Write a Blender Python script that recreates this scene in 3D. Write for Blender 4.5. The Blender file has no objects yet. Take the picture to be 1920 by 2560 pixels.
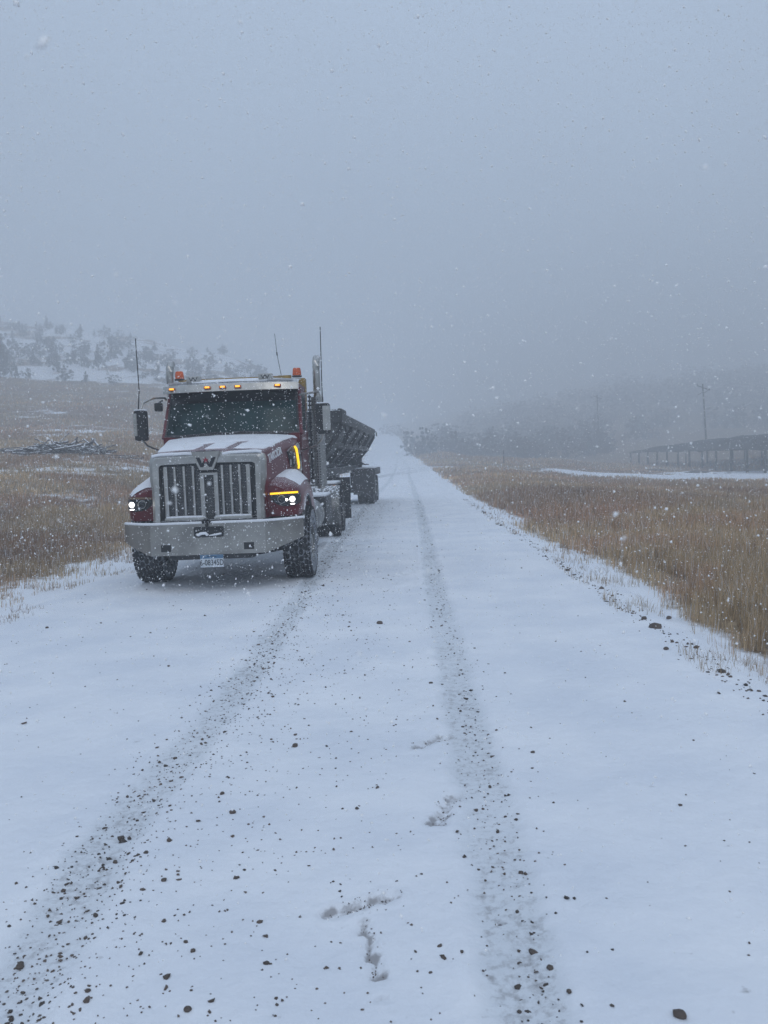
import bpy, bmesh, math, random
import numpy as np
from mathutils import Vector, Matrix
R = math.radians
random.seed(7); rng = np.random.default_rng(11)
scn = bpy.context.scene
COL = scn.collection

# ------------------------------------------------------------------ camera
F = 30.0 / 36.0 * 2560.0            # focal length in photo pixels
CAMH, ROLL = 1.75, 2.2
def hor(px): return 1145.0 - (px - 960.0) * math.tan(R(ROLL))
def zat(px, py, d): return CAMH + (hor(px) - py) * d / F
def xat(px, d): return (px - 960.0) * d / F
cam = bpy.data.cameras.new('camera'); camo = bpy.data.objects.new('camera', cam); COL.objects.link(camo)
cam.lens = 30.0; cam.sensor_width = 36.0; cam.clip_start = 0.05; cam.clip_end = 3000
camo.matrix_world = (Matrix.Translation((0, 0, CAMH)) @ Matrix.Rotation(R(90 - 3.62), 4, 'X') @ Matrix.Rotation(R(-ROLL), 4, 'Z'))
cam.dof.use_dof = True; cam.dof.focus_distance = 12.5; cam.dof.aperture_fstop = 8.0
scn.camera = camo
scn.view_settings.view_transform = 'Standard'; scn.view_settings.look = 'None'
scn.view_settings.exposure = 0.10; scn.view_settings.gamma = 1.0
try: scn.view_settings.use_curve_mapping = False
except Exception: pass
scn.cycles.volume_bounces = 3; scn.cycles.max_bounces = 8; scn.cycles.diffuse_bounces = 3
scn.cycles.glossy_bounces = 3; scn.cycles.transmission_bounces = 4; scn.cycles.transparent_max_bounces = 8
scn.cycles.caustics_reflective = False; scn.cycles.caustics_refractive = False

# ------------------------------------------------------------------ world: overcast
SUN_EL, SUN_AZ = 48.0, 200.0
w = bpy.data.worlds.new("World"); scn.world = w; w.use_nodes = True
nt = w.node_tree; nt.nodes.clear()
def N(tree, t, **k):
    n = tree.nodes.new(t)
    for a, b in k.items(): setattr(n, a, b)
    return n
sky = N(nt, 'ShaderNodeTexSky', sky_type='NISHITA', sun_disc=False)
sky.sun_elevation = R(SUN_EL); sky.sun_rotation = R(SUN_AZ); sky.air_density = 1.0; sky.dust_density = 3.0
hs = N(nt, 'ShaderNodeHueSaturation'); hs.inputs['Saturation'].default_value = 0.55
tc = N(nt, 'ShaderNodeTexCoord'); sp = N(nt, 'ShaderNodeSeparateXYZ'); rp = N(nt, 'ShaderNodeValToRGB')
e = rp.color_ramp.elements
e[0].position = 0.0; e[0].color = (3.35, 4.3, 5.5, 1); e[1].position = 0.75; e[1].color = (5.6, 6.95, 9.0, 1)
cn = N(nt, 'ShaderNodeTexNoise'); cn.inputs['Scale'].default_value = 1.3; cn.inputs['Detail'].default_value = 3
cm = N(nt, 'ShaderNodeMapRange'); cm.inputs['To Min'].default_value = 0.86; cm.inputs['To Max'].default_value = 1.14
cm.inputs['From Min'].default_value = 0.3; cm.inputs['From Max'].default_value = 0.7
vm = N(nt, 'ShaderNodeVectorMath', operation='SCALE')
mx = N(nt, 'ShaderNodeMix', data_type='RGBA'); mx.inputs['Factor'].default_value = 0.85
bg = N(nt, 'ShaderNodeBackground'); bg.inputs['Strength'].default_value = 0.10
wo = N(nt, 'ShaderNodeOutputWorld')
L = nt.links.new
L(sky.outputs[0], hs.inputs['Color']); L(tc.outputs['Generated'], sp.inputs[0]); L(sp.outputs['Z'], rp.inputs[0])
L(tc.outputs['Generated'], cn.inputs['Vector']); L(cn.outputs['Fac'], cm.inputs['Value'])
L(rp.outputs[0], vm.inputs[0]); L(cm.outputs[0], vm.inputs['Scale'])
L(hs.outputs[0], mx.inputs['A']); L(vm.outputs[0], mx.inputs['B']); L(mx.outputs['Result'], bg.inputs[0]); L(bg.outputs[0], wo.inputs[0])
sl = bpy.data.lights.new('sun', 'SUN'); sl.energy = 0.5; sl.angle = R(25); sl.color = (1.0, 0.97, 0.93)
so = bpy.data.objects.new('sun', sl); COL.objects.link(so)
so.rotation_euler = Vector((-math.sin(R(SUN_AZ)) * math.cos(R(SUN_EL)), math.cos(R(SUN_AZ)) * math.cos(R(SUN_EL)) , math.sin(R(SUN_EL)))).to_track_quat('Z', 'Y').to_euler()

# ------------------------------------------------------------------ materials
def mat(name, col, rough=0.6, metal=0.0, var=0.0, vscale=8.0, col2=None, bump=0.0, bscale=40.0, emit=None, estr=0.0,
        snow=0.0, snow_scale=60.0, coat=0.0, attr=None, spec=None, vdetail=4.0, coords='Object'):
    m = bpy.data.materials.new(name); m.use_nodes = True; t = m.node_tree; b = t.nodes['Principled BSDF']; K = t.links.new
    b.inputs['Base Color'].default_value = (*col, 1); b.inputs['Roughness'].default_value = rough; b.inputs['Metallic'].default_value = metal
    if coat: b.inputs['Coat Weight'].default_value = coat; b.inputs['Coat Roughness'].default_value = 0.08
    if spec is not None: b.inputs['Specular IOR Level'].default_value = spec
    tcn = N(t, 'ShaderNodeTexCoord'); src = tcn.outputs[coords]; colout = None
    if attr:
        a = N(t, 'ShaderNodeAttribute'); a.attribute_name = attr; colout = a.outputs['Color']
    if col2 or var:
        nz = N(t, 'ShaderNodeTexNoise'); nz.inputs['Scale'].default_value = vscale; nz.inputs['Detail'].default_value = vdetail
        K(src, nz.inputs['Vector'])
        r = N(t, 'ShaderNodeValToRGB'); c2 = col2 or tuple(c * (1 - var) for c in col)
        r.color_ramp.elements[0].color = (*col, 1); r.color_ramp.elements[1].color = (*c2, 1)
        r.color_ramp.elements[0].position = 0.38; r.color_ramp.elements[1].position = 0.64
        K(nz.outputs['Fac'], r.inputs[0])
        if colout is None: colout = r.outputs[0]
        else:
            mm = N(t, 'ShaderNodeMix', data_type='RGBA', blend_type='MULTIPLY'); mm.inputs['Factor'].default_value = 1
            K(colout, mm.inputs['A']); K(r.outputs[0], mm.inputs['B']); colout = mm.outputs['Result']
    if snow:
        g = N(t, 'ShaderNodeNewGeometry'); s3 = N(t, 'ShaderNodeSeparateXYZ'); K(g.outputs['Normal'], s3.inputs[0])
        n2 = N(t, 'ShaderNodeTexNoise'); n2.inputs['Scale'].default_value = snow_scale; n2.inputs['Detail'].default_value = 3; K(src, n2.inputs['Vector'])
        ad = N(t, 'ShaderNodeMath', operation='MULTIPLY_ADD'); ad.inputs[1].default_value = 0.30; K(s3.outputs['Z'], ad.inputs[0]); K(n2.outputs['Fac'], ad.inputs[2])
        mr = N(t, 'ShaderNodeMapRange'); mr.inputs['From Min'].default_value = 0.78 - snow; mr.inputs['From Max'].default_value = 0.86 - snow; K(ad.outputs[0], mr.inputs['Value'])
        ms = N(t, 'ShaderNodeMix', data_type='RGBA'); ms.inputs['B'].default_value = (0.8, 0.82, 0.86, 1)
        if colout is None: ms.inputs['A'].default_value = (*col, 1)
        else: K(colout, ms.inputs['A'])
        K(mr.outputs[0], ms.inputs['Factor']); colout = ms.outputs['Result']
        mm2 = N(t, 'ShaderNodeMath', operation='MULTIPLY_ADD'); mm2.inputs[1].default_value = -metal; mm2.inputs[2].default_value = metal
        K(mr.outputs[0], mm2.inputs[0]); K(mm2.outputs[0], b.inputs['Metallic'])
        mr2 = N(t, 'ShaderNodeMapRange'); mr2.inputs['To Min'].default_value = rough; mr2.inputs['To Max'].default_value = 0.9
        K(mr.outputs[0], mr2.inputs['Value']); K(mr2.outputs[0], b.inputs['Roughness'])
    if colout is not None: K(colout, b.inputs['Base Color'])
    if bump:
        n3 = N(t, 'ShaderNodeTexNoise'); n3.inputs['Scale'].default_value = bscale; n3.inputs['Detail'].default_value = 5; K(src, n3.inputs['Vector'])
        bp = N(t, 'ShaderNodeBump'); bp.inputs['Strength'].default_value = bump; bp.inputs['Distance'].default_value = 0.02
        K(n3.outputs['Fac'], bp.inputs['Height']); K(bp.outputs[0], b.inputs['Normal'])
    if emit: b.inputs['Emission Color'].default_value = (*emit, 1); b.inputs['Emission Strength'].default_value = estr
    return m
M = {}
M['red'] = mat('maroon_paint', (0.125, 0.003, 0.010), 0.30, 0.0, coat=0.2, snow=-0.02, snow_scale=130, var=0.25, vscale=3, spec=.3)
M['chrome'] = mat('dull_chrome', (0.45, 0.445, 0.425), 0.30, 0.92, var=0.22, vscale=6, bump=0.05, bscale=30, snow=0.02, snow_scale=90)
M['bumper'] = mat('bumper_steel', (0.37, 0.362, 0.34), 0.36, 0.9, var=0.35, vscale=2.5, bump=0.06, bscale=12, snow=0.035, snow_scale=120)
M['alu'] = mat('tank_aluminium', (0.20, 0.20, 0.195), 0.42, 0.8, var=0.5, vscale=3, snow=0.03, snow_scale=25)
M['black'] = mat('black_plastic', (0.012, 0.012, 0.014), 0.45, var=0.3, snow=0.01, snow_scale=110)
M['steel'] = mat('dirty_frame_steel', (0.045, 0.045, 0.048), 0.6, 0.1, var=0.5, vscale=6, snow=0.12, snow_scale=14)
M['tub'] = mat('worn_grey_tub_steel', (0.070, 0.072, 0.072), 0.55, 0.25, var=0.55, vscale=2.2, snow=0.02, snow_scale=20, bump=0.15, bscale=9)
M['tubdark'] = mat('dark_rib_steel', (0.035, 0.035, 0.038), 0.6, 0.1, var=0.3)
M['rubber'] = mat('tyre_rubber', (0.014, 0.014, 0.016), 0.75, var=0.4, vscale=20, bump=0.2, bscale=60)
M['groove'] = mat('snow_packed_groove', (0.30, 0.32, 0.35), 0.85, col2=(0.04, 0.04, 0.045), vscale=16)
M['snowy'] = mat('snow_layer', (0.84, 0.86, 0.90), 0.7, var=0.06, vscale=5, bump=0.15, bscale=45)
M['glass'] = mat('teal_tinted_glass', (0.014, 0.046, 0.048), 0.10, 0.0, var=0.5, vscale=2.0, spec=0.14)
M['darkglass'] = mat('black_shade_glass', (0.003, 0.004, 0.006), 0.25)
M['lens'] = mat('clear_smoked_lens', (0.05, 0.052, 0.058), 0.1, 0.3, var=0.8, vscale=30)
M['lamp'] = mat('lit_headlight', (1, 1, 1), 0.3, emit=(1.0, 0.99, 0.97), estr=6)
M['amber'] = mat('lit_amber_strip', (0.9, 0.5, 0.02), 0.3, emit=(1.0, 0.60, 0.006), estr=1.25)
M['amberoff'] = mat('unlit_amber_lens', (0.20, 0.13, 0.08), 0.25)
M['marker'] = mat('marker_lamp', (0.8, 0.3, 0.02), 0.3, emit=(1.0, 0.42, 0.02), estr=1.6)
M['markerbase'] = mat('orange_lens', (0.45, 0.09, 0.01), 0.3)
M['beacon'] = mat('orange_beacon_dome', (0.72, 0.11, 0.012), 0.25, var=0.4, vscale=30, snow=0.02, snow_scale=60)
M['yellow'] = mat('yellow_rack_paint', (0.36, 0.22, 0.03), 0.55, var=0.5, vscale=14, snow=0.02)
M['white'] = mat('plate_white', (0.62, 0.66, 0.70), 0.5, col2=(0.5, 0.55, 0.6), vscale=12)
M['plateblue'] = mat('plate_blue', (0.10, 0.22, 0.36), 0.5, var=0.3, vscale=12)
M['ink'] = mat('plate_ink', (0.008, 0.009, 0.014), 0.6)
M['badge'] = mat('badge_white_lettering', (0.75, 0.77, 0.8), 0.4)
M['star'] = mat('badge_star_red', (0.28, 0.015, 0.03), 0.4)
M['wood'] = mat('weathered_grey_wood', (0.10, 0.09, 0.085), 0.85, var=0.5, vscale=5, snow=0.17, snow_scale=6)
M['post'] = mat('weathered_post_wood', (0.032, 0.026, 0.023), 0.85, var=0.4, vscale=3)
M['rock'] = mat('brown_gravel', (0.055, 0.048, 0.044), 0.85, col2=(0.15, 0.115, 0.095), vscale=2.5, coords='Object', snow=.0, snow_scale=70)
M['bark'] = mat('tree_bark', (0.05, 0.04, 0.035), 0.9, var=0.4)
M['leaf'] = mat('juniper_foliage', (0.09, 0.105, 0.095), 0.85, col2=(0.24, 0.25, 0.26), vscale=2.5)
M['brush'] = mat('leafless_brush', (0.11, 0.088, 0.085), 0.9, col2=(0.065, 0.055, 0.055), vscale=0.8)

def grilleMat():
    m = bpy.data.materials.new('woven_grille_mesh'); m.use_nodes = True; t = m.node_tree; b = t.nodes['Principled BSDF']; K = t.links.new
    tcn = N(t, 'ShaderNodeTexCoord'); s = N(t, 'ShaderNodeSeparateXYZ'); K(tcn.outputs['Object'], s.inputs[0])
    a = N(t, 'ShaderNodeMath', operation='MULTIPLY'); a.inputs[1].default_value = 2 * math.pi / 0.034; K(s.outputs['X'], a.inputs[0])
    sn = N(t, 'ShaderNodeMath', operation='SINE'); K(a.outputs[0], sn.inputs[0])
    z = N(t, 'ShaderNodeMath', operation='MULTIPLY'); z.inputs[1].default_value = 2 * math.pi / 0.021; K(s.outputs['Z'], z.inputs[0])
    ad = N(t, 'ShaderNodeMath', operation='MULTIPLY_ADD'); ad.inputs[1].default_value = 1.2; K(sn.outputs[0], ad.inputs[0]); K(z.outputs[0], ad.inputs[2])
    s2 = N(t, 'ShaderNodeMath', operation='SINE'); K(ad.outputs[0], s2.inputs[0])
    r = N(t, 'ShaderNodeValToRGB'); r.color_ramp.elements[0].position = 0.45; r.color_ramp.elements[0].color = (0.006, 0.006, 0.008, 1)
    r.color_ramp.elements[1].position = 0.75; r.color_ramp.elements[1].color = (0.20, 0.205, 0.21, 1)
    K(s2.outputs[0], r.inputs[0]); K(r.outputs[0], b.inputs['Base Color']); b.inputs['Roughness'].default_value = 0.4; b.inputs['Metallic'].default_value = 0.3
    return m
M['mesh'] = grilleMat()
def guardMat():
    m = bpy.data.materials.new('perforated_heat_guard'); m.use_nodes = True; t = m.node_tree; b = t.nodes['Principled BSDF']; K = t.links.new
    tcn = N(t, 'ShaderNodeTexCoord'); v = N(t, 'ShaderNodeTexVoronoi'); v.inputs['Scale'].default_value = 22; v.inputs['Randomness'].default_value = 0.0
    K(tcn.outputs['Object'], v.inputs['Vector'])
    r = N(t, 'ShaderNodeValToRGB'); r.color_ramp.elements[0].position = 0.24; r.color_ramp.elements[0].color = (0.01, 0.01, 0.012, 1)
    r.color_ramp.elements[1].position = 0.30; r.color_ramp.elements[1].color = (0.30, 0.31, 0.31, 1)
    K(v.outputs['Distance'], r.inputs[0]); K(r.outputs[0], b.inputs['Base Color']); b.inputs['Roughness'].default_value = 0.4; b.inputs['Metallic'].default_value = 0.6
    return m
M['guard'] = guardMat()

# ------------------------------------------------------------------ mesh helpers
class MB:
    def __init__(s): s.bm = bmesh.new()
    def box(s, x0, x1, y0, y1, z0, z1, bev=0.0, rot=None, org=None):
        bm = bmesh.new(); bmesh.ops.create_cube(bm, size=1)
        bmesh.ops.transform(bm, matrix=Matrix.Diagonal((x1 - x0, y1 - y0, z1 - z0, 1)), verts=bm.verts)
        if bev > 0: bmesh.ops.bevel(bm, geom=bm.edges[:], offset=min(bev, (x1-x0)*.45, (y1-y0)*.45, (z1-z0)*.45), segments=2, affect='EDGES', profile=0.6)
        if rot: bmesh.ops.transform(bm, matrix=rot, verts=bm.verts)
        bmesh.ops.translate(bm, vec=((x0+x1)/2, (y0+y1)/2, (z0+z1)/2), verts=bm.verts)
        s.join(bm); return s
    def join(s, bm):
        me = bpy.data.meshes.new('t'); bm.to_mesh(me); bm.free(); s.bm.from_mesh(me); bpy.data.meshes.remove(me)
    def prism(s, poly, axis, a, b, bev=0.0):
        bm = bmesh.new()
        def P(u, v, c): return {'x': (c, u, v), 'y': (u, c, v), 'z': (u, v, c)}[axis]
        A = [bm.verts.new(P(u, v, a)) for u, v in poly]; B = [bm.verts.new(P(u, v, b)) for u, v in poly]
        n = len(poly); bm.faces.new(A); bm.faces.new(B[::-1])
        for i in range(n): bm.faces.new((A[i], B[i], B[(i+1) % n], A[(i+1) % n]))
        bmesh.ops.recalc_face_normals(bm, faces=bm.faces)
        if bev: bmesh.ops.bevel(bm, geom=bm.edges[:], offset=bev, segments=2, affect='EDGES')
        s.join(bm); return s
    def tube(s, pts, r, n=10, r2=None):
        pts = [Vector(p) for p in pts]; rings = []; bm = bmesh.new(); up = Vector((0.13, 0.31, 0.94)).normalized()
        for i, p in enumerate(pts):
            d = (pts[min(i+1, len(pts)-1)] - pts[max(i-1, 0)]).normalized()
            a = d.cross(up)
            if a.length < 0.2: a = d.cross(Vector((1, 0, 0)))
            a.normalize(); b = d.cross(a).normalized()
            rr = r if r2 is None else r + (r2 - r) * i / (len(pts) - 1)
            rings.append([bm.verts.new(p + a * rr * math.cos(2*math.pi*k/n) + b * rr * math.sin(2*math.pi*k/n)) for k in range(n)])
        for q in range(len(rings) - 1):
            for k in range(n): bm.faces.new((rings[q][k], rings[q][(k+1) % n], rings[q+1][(k+1) % n], rings[q+1][k]))
        bm.faces.new(rings[0][::-1]); bm.faces.new(rings[-1])
        bmesh.ops.recalc_face_normals(bm, faces=bm.faces); s.join(bm); return s
    def lathe(s, prof, axis='x', n=40, org=(0, 0, 0), close=True):
        # prof: list of (along axis, radius)
        bm = bmesh.new(); rings = []
        for (a, r) in prof:
            ring = []
            for k in range(n):
                c, q = math.cos(2*math.pi*k/n) * r, math.sin(2*math.pi*k/n) * r
                p = {'x': (a, c, q), 'y': (c, a, q), 'z': (c, q, a)}[axis]
                ring.append(bm.verts.new((p[0]+org[0], p[1]+org[1], p[2]+org[2])))
            rings.append(ring)
        for i in range(len(rings) - 1):
            for k in range(n): bm.faces.new((rings[i][k], rings[i][(k+1) % n], rings[i+1][(k+1) % n], rings[i+1][k]))
        if close: bm.faces.new(rings[0][::-1]); bm.faces.new(rings[-1])
        bmesh.ops.recalc_face_normals(bm, faces=bm.faces); s.join(bm); return s
    def loft(s, rings, closed=True, cap=True):
        bm = bmesh.new(); V = [[bm.verts.new(p) for p in r] for r in rings]; n = len(rings[0])
        for i in range(len(V) - 1):
            for k in range(n if closed else n - 1):
                bm.faces.new((V[i][k], V[i][(k+1) % n], V[i+1][(k+1) % n], V[i+1][k]))
        if cap and closed: bm.faces.new(V[0][::-1]); bm.faces.new(V[-1])
        bmesh.ops.recalc_face_normals(bm, faces=bm.faces); s.join(bm); return s
    def build(s, name, m, parent=None, smooth=True, ang=35):
        me = bpy.data.meshes.new(name); s.bm.to_mesh(me); s.bm.free(); me.materials.append(m)
        if smooth and len(me.polygons):
            me.shade_smooth()
            try: me.set_sharp_from_angle(angle=R(ang))
            except Exception: pass
        o = bpy.data.objects.new(name, me); COL.objects.link(o)
        if parent: o.parent = parent
        return o
def tag(o, label=None, cat=None, group=None, kind=None):
    if label: o['label'] = label
    if cat: o['category'] = cat
    if group: o['group'] = group
    if kind: o['kind'] = kind
    return o
def empty(name, loc, rz=0.0):
    o = bpy.data.objects.new(name, None); COL.objects.link(o); o.location = loc; o.rotation_euler = (0, 0, rz); o.empty_display_size = 0.3; return o
def npmesh(name, V, Fq, m, smooth=False, colors=None, parent=None, link=True):
    """V (n,3); Fq list of (k, array (m,k))"""
    me = bpy.data.meshes.new(name); V = np.asarray(V, dtype=np.float32)
    me.vertices.add(len(V)); me.vertices.foreach_set('co', V.ravel())
    loops = np.concatenate([f.ravel() for f in Fq]).astype(np.int32)
    cnt = np.concatenate([np.full(len(f), f.shape[1]) for f in Fq]).astype(np.int32)
    st = np.concatenate([[0], np.cumsum(cnt)[:-1]]).astype(np.int32)
    me.loops.add(len(loops)); me.loops.foreach_set('vertex_index', loops)
    me.polygons.add(len(cnt)); me.polygons.foreach_set('loop_start', st); me.polygons.foreach_set('loop_total', cnt)
    if smooth: me.polygons.foreach_set('use_smooth', np.ones(len(cnt), dtype=bool))
    me.update(calc_edges=True)
    if colors:
        for an, c in colors.items():
            at = me.attributes.new(an, 'FLOAT_COLOR', 'POINT')
            cc = np.ones((len(V), 4), dtype=np.float32); cc[:, :3] = c; at.data.foreach_set('color', cc.ravel())
    me.materials.append(m)
    if not link: return me
    o = bpy.data.objects.new(name, me); COL.objects.link(o)
    if parent: o.parent = parent
    return o
def gridfaces(nr, nc):
    i = np.arange(nr-1)[:, None] * nc + np.arange(nc-1)[None, :]; i = i.ravel()
    return np.stack([i, i+1, i+nc+1, i+nc], 1)
_P = rng.random((256, 256)).astype(np.float64)
def vnoise(x, y):
    xi = np.floor(x).astype(int); yi = np.floor(y).astype(int); fx = x - xi; fy = y - yi
    fx = fx*fx*(3-2*fx); fy = fy*fy*(3-2*fy)
    a = _P[xi & 255, yi & 255]; b = _P[(xi+1) & 255, yi & 255]; c = _P[xi & 255, (yi+1) & 255]; d = _P[(xi+1) & 255, (yi+1) & 255]
    return (a*(1-fx)+b*fx)*(1-fy) + (c*(1-fx)+d*fx)*fy
def fbm(x, y, s=1.0, o=4):
    x = np.asarray(x, float)*s; y = np.asarray(y, float)*s; v = 0; a = 0.5; t = 0
    for k in range(o): v = v + a*vnoise(x+17.3*k, y+9.7*k); t += a; a *= 0.5; x = x*2.03; y = y*2.03
    return v / t
def sstep(a, b, x): t = np.clip((np.asarray(x, float)-a)/(b-a), 0, 1); return t*t*(3-2*t)

# ------------------------------------------------------------------ terrain definition
ROADY = np.array([-80, 0, 40, 112, 159, 205, 275, 427, 700.]); ROADX = np.array([-3.1, -1.15, -0.18, 2.0, 1.75, 1.75, 1.8, -1.2, -12.])
ROADZ = np.array([0, 0, 0, 0.35, 1.95, 3.9, 8.1, 15.8, 20.])
def rx(y): return np.interp(y, ROADY, ROADX)
def rz(y): return np.interp(y, ROADY, ROADZ)
def zp(px, lst, z0=0.0):
    """[(distance, photo row)] -> heights"""
    return [(d, z if abs(z) < 40 and False else zat(px, z, d)) for d, z in lst]
COLS = [
 (-400, [(25, .6), (50, 2.9)], [(100, 1085), (170, 955), (200, 890), (270, 770), (350, 765), (700, 900)]),
 (0,    [(25, .6), (50, 2.7)], [(100, 1065), (170, 950), (200, 900), (270, 803), (350, 815), (700, 950)]),
 (150,  [(25, .6), (50, 2.6)], [(100, 1066), (170, 962), (200, 910), (270, 822), (350, 840), (700, 960)]),
 (330,  [(25, .6), (50, 2.4)], [(100, 1070), (170, 970), (200, 928), (270, 845), (350, 870), (700, 970)]),
 (553,  [(25, .5), (50, 2.0)], [(100, 1085), (170, 1000), (200, 958), (270, 876), (350, 905), (700, 980)]),
 (655,  [(25, .4), (50, 1.6)], [(100, 1100), (170, 1030), (200, 985), (270, 914), (350, 940), (700, 990)]),
 (757,  [(25, .2), (50, 1.0)], [(100, 1120), (170, 1062), (200, 1035), (270, 995), (350, 1005), (700, 1010)]),
 (880,  [(25, 0), (50, .5)],  [(112, 1148), (160, 1108), (205, 1088), (275, 1062), (427, 1050), (700, 1040)]),
 (960,  [(25, 0), (50, .1)],  [(112, 1160), (160, 1133), (205, 1112), (275, 1083), (427, 1066), (700, 1060)]),
 (1060, [(25, 0), (50, .0)],  [(112, 1156), (160, 1128), (205, 1110), (275, 1100), (427, 1085), (700, 1050)]),
 (1182, [(25, 0), (60, -.1)], [(112, 1160), (160, 1146), (205, 1135), (275, 1122), (427, 1060), (700, 1020)]),
 (1350, [(25, -.15), (60, -.5)], [(104, 1176), (160, 1150), (205, 1138), (275, 1118), (427, 1020), (700, 990)]),
 (1515, [(30, -.3), (60, -.9), (105, -1.15), (160, -1.3), (205, 0)], [(275, 1085), (427, 985), (700, 960)]),
 (1700, [(30, -.4), (60, -1.1), (105, -1.8), (160, -1.6), (205, 0)], [(275, 1070), (427, 960), (700, 940)]),
 (1920, [(30, -.5), (60, -1.3), (90, -1.9), (106, -1.93), (160, -1.6), (205, 1)], [(275, 1050), (427, 930), (700, 910)]),
 (2400, [(30, -.6), (60, -1.5), (106, -2.1), (160, -1.6), (205, 1)], [(275, 1040), (427, 900), (700, 880)])]
DT = np.concatenate([np.arange(0, 120, 4), np.arange(120, 720, 10)]).astype(float)
UT = np.array([(c[0]-960.)/F for c in COLS]); ZT = []
for px, a, b in COLS:
    pts = [(0, 0), (12, 0)] + a + [(d, zat(px, y, d)) for d, y in b]
    ZT.append(np.interp(DT, [p[0] for p in pts], [p[1] for p in pts]))
ZT = np.array(ZT)
k = np.array([1, 2, 3, 2, 1.])/9
ZT = np.array([np.convolve(np.pad(z, 2, mode='edge'), k, 'valid') for z in ZT])
def bilerp(u, d):
    u = np.clip(u, UT[0], UT[-1]-1e-6); d = np.clip(d, 0, DT[-1]-1e-6)
    i = np.clip(np.searchsorted(UT, u, side='right')-1, 0, len(UT)-2); j = np.clip(np.searchsorted(DT, d, side='right')-1, 0, len(DT)-2)
    fu = (u-UT[i])/(UT[i+1]-UT[i]); fd = (d-DT[j])/(DT[j+1]-DT[j]); fu = fu*fu*(3-2*fu)
    return (ZT[i, j]*(1-fd)+ZT[i, j+1]*fd)*(1-fu) + (ZT[i+1, j]*(1-fd)+ZT[i+1, j+1]*fd)*fu
SIDE = np.array([(1.5, 111), (8, 110.5), (14, 108.5), (20, 106), (30, 104), (40, 102), (60, 98), (110, 92)], float)
def side_dist(x, y):   # signed-ish distance to the side road (as function of x)
    return y - np.interp(x, SIDE[:, 0], SIDE[:, 1])
def field(x, y):
    x = np.asarray(x, float); y = np.asarray(y, float)
    r = np.hypot(x, y); yy = np.where(y > 3, y, 3.0); u = np.where(y > 3, x/yy, np.sign(x)*1.5)
    z = bilerp(u, np.where(y > 3, y, r*0.6))
    amp = sstep(20, 200, r)
    z = z + amp*((fbm(x, y, 0.035, 4)-0.5)*5.0*sstep(120, 240, y) + (fbm(x, y, 0.15, 3)-0.5)*0.9)
    z = z + (fbm(x+50, y, 0.5, 3)-0.5)*0.12*sstep(4.5, 9, np.abs(x-rx(y)))
    return z
def height(x, y):
    x = np.asarray(x, float); y = np.asarray(y, float)
    s = np.abs(x-rx(y)); zr = rz(y)
    zf = field(x, y); t = sstep(4.3, 16, s)
    z = zr*(1-t) + zf*t
    z = z - 0.05*sstep(3.3, 4.5, s)*(1-sstep(5.5, 8, s))
    # side road and yard are flattened
    sd = np.abs(side_dist(x, y)); ts = (1-sstep(3, 7, sd))*sstep(4, 9, x-rx(y))
    zs = np.interp(x, [2, 8, 19, 27, 36, 48, 110], [.35, .34, -.62, -1.1, -1.75, -1.9, -2.0])
    z = z*(1-ts) + zs*ts
    return z
def gz(x, y): return float(height(np.array([x]), np.array([y]))[0])
def yard(x, y):
    return sstep(34, 40, x)*sstep(84, 90, y)*(1-sstep(168, 182, y))
def veg(x, y):
    """share of the ground that grass covers"""
    x = np.asarray(x, float); y = np.asarray(y, float); s = x-rx(y)
    n = fbm(x, y, 0.35, 4); n2 = fbm(x+31, y+7, 0.07, 3); nn = fbm(x+3, y+77, 1.3, 2)
    right = sstep(3.65+1.2*(n-0.4), 4.7+1.3*(n-0.5), s)
    left = sstep(3.9, 6.0, -s)*np.clip(0.22+2.6*(0.55*n+0.45*nn-0.36), 0.0, 1)
    v = np.where(s > 0, right*np.clip(0.72+2.2*(0.6*n+.4*nn-0.42), 0.18, 1), left)
    far = sstep(55, 90, np.hypot(x, y))
    v = v*(1-far) + far*v*np.clip(0.55+2.2*(n2-0.46)+1.4*(n-0.5), 0, 1)*np.where(s > 0, 1.25, 1.0)
    sd = side_dist(x, y); lo = np.interp(x, [5, 12, 26, 36, 50], [5.5, 11, 15, 23, 31]); nn2 = 2.5*(n-0.5)
    clr = np.where(sd > 0, 1-sstep(2.2, 3.4, sd+nn2), 1-sstep(lo-1, lo+1, -sd+nn2*1.6)); v = v*(1-clr*(x > rx(y)+3))
    v = v*(1-yard(x, y)*sstep(0.2, 0.3, 1-0.55*n))
    v = np.where((x < rx(y)-6) & (y > 60) & (y < 172), np.clip(.62+1.3*(n-.45)+.9*(n2-.5)+.6*(nn-.5), 0, 1), v)
    v = np.where((x > rx(y)+4.5) & (y > 116), np.clip(v+.75, 0, 1), v)
    hill = sstep(165, 195, y)*(x < -12); v = v*(1-hill)+hill*np.clip(.40*sstep(.48, .62, n2)+1.5*(fbm(x+9, y+2, .8, 3)-.45), 0, .6)
    return np.clip(v, 0, 1)
GC = 3.5*np.array([1, .97, 1.12])*np.array([(0.155, 0.117, 0.060), (0.120, 0.078, 0.042), (0.085, 0.070, 0.046), (0.165, 0.13, 0.085), (0.135, 0.078, 0.044)])
def grass_color(x, y):
    n = fbm(x+91, y+13, 0.22, 3); m = fbm(x+5, y+44, 0.9, 3)
    a = sstep(0.42, 0.62, n)[:, None]; b = sstep(0.45, 0.65, m)[:, None]; c = sstep(0.35, 0.6, fbm(x+200, y+90, 0.1, 2))[:, None]
    return (GC[0]*(1-a)+GC[1]*a)*(1-.5*b) + GC[2]*.5*b*(1-c) + .5*b*c*GC[4]

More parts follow.
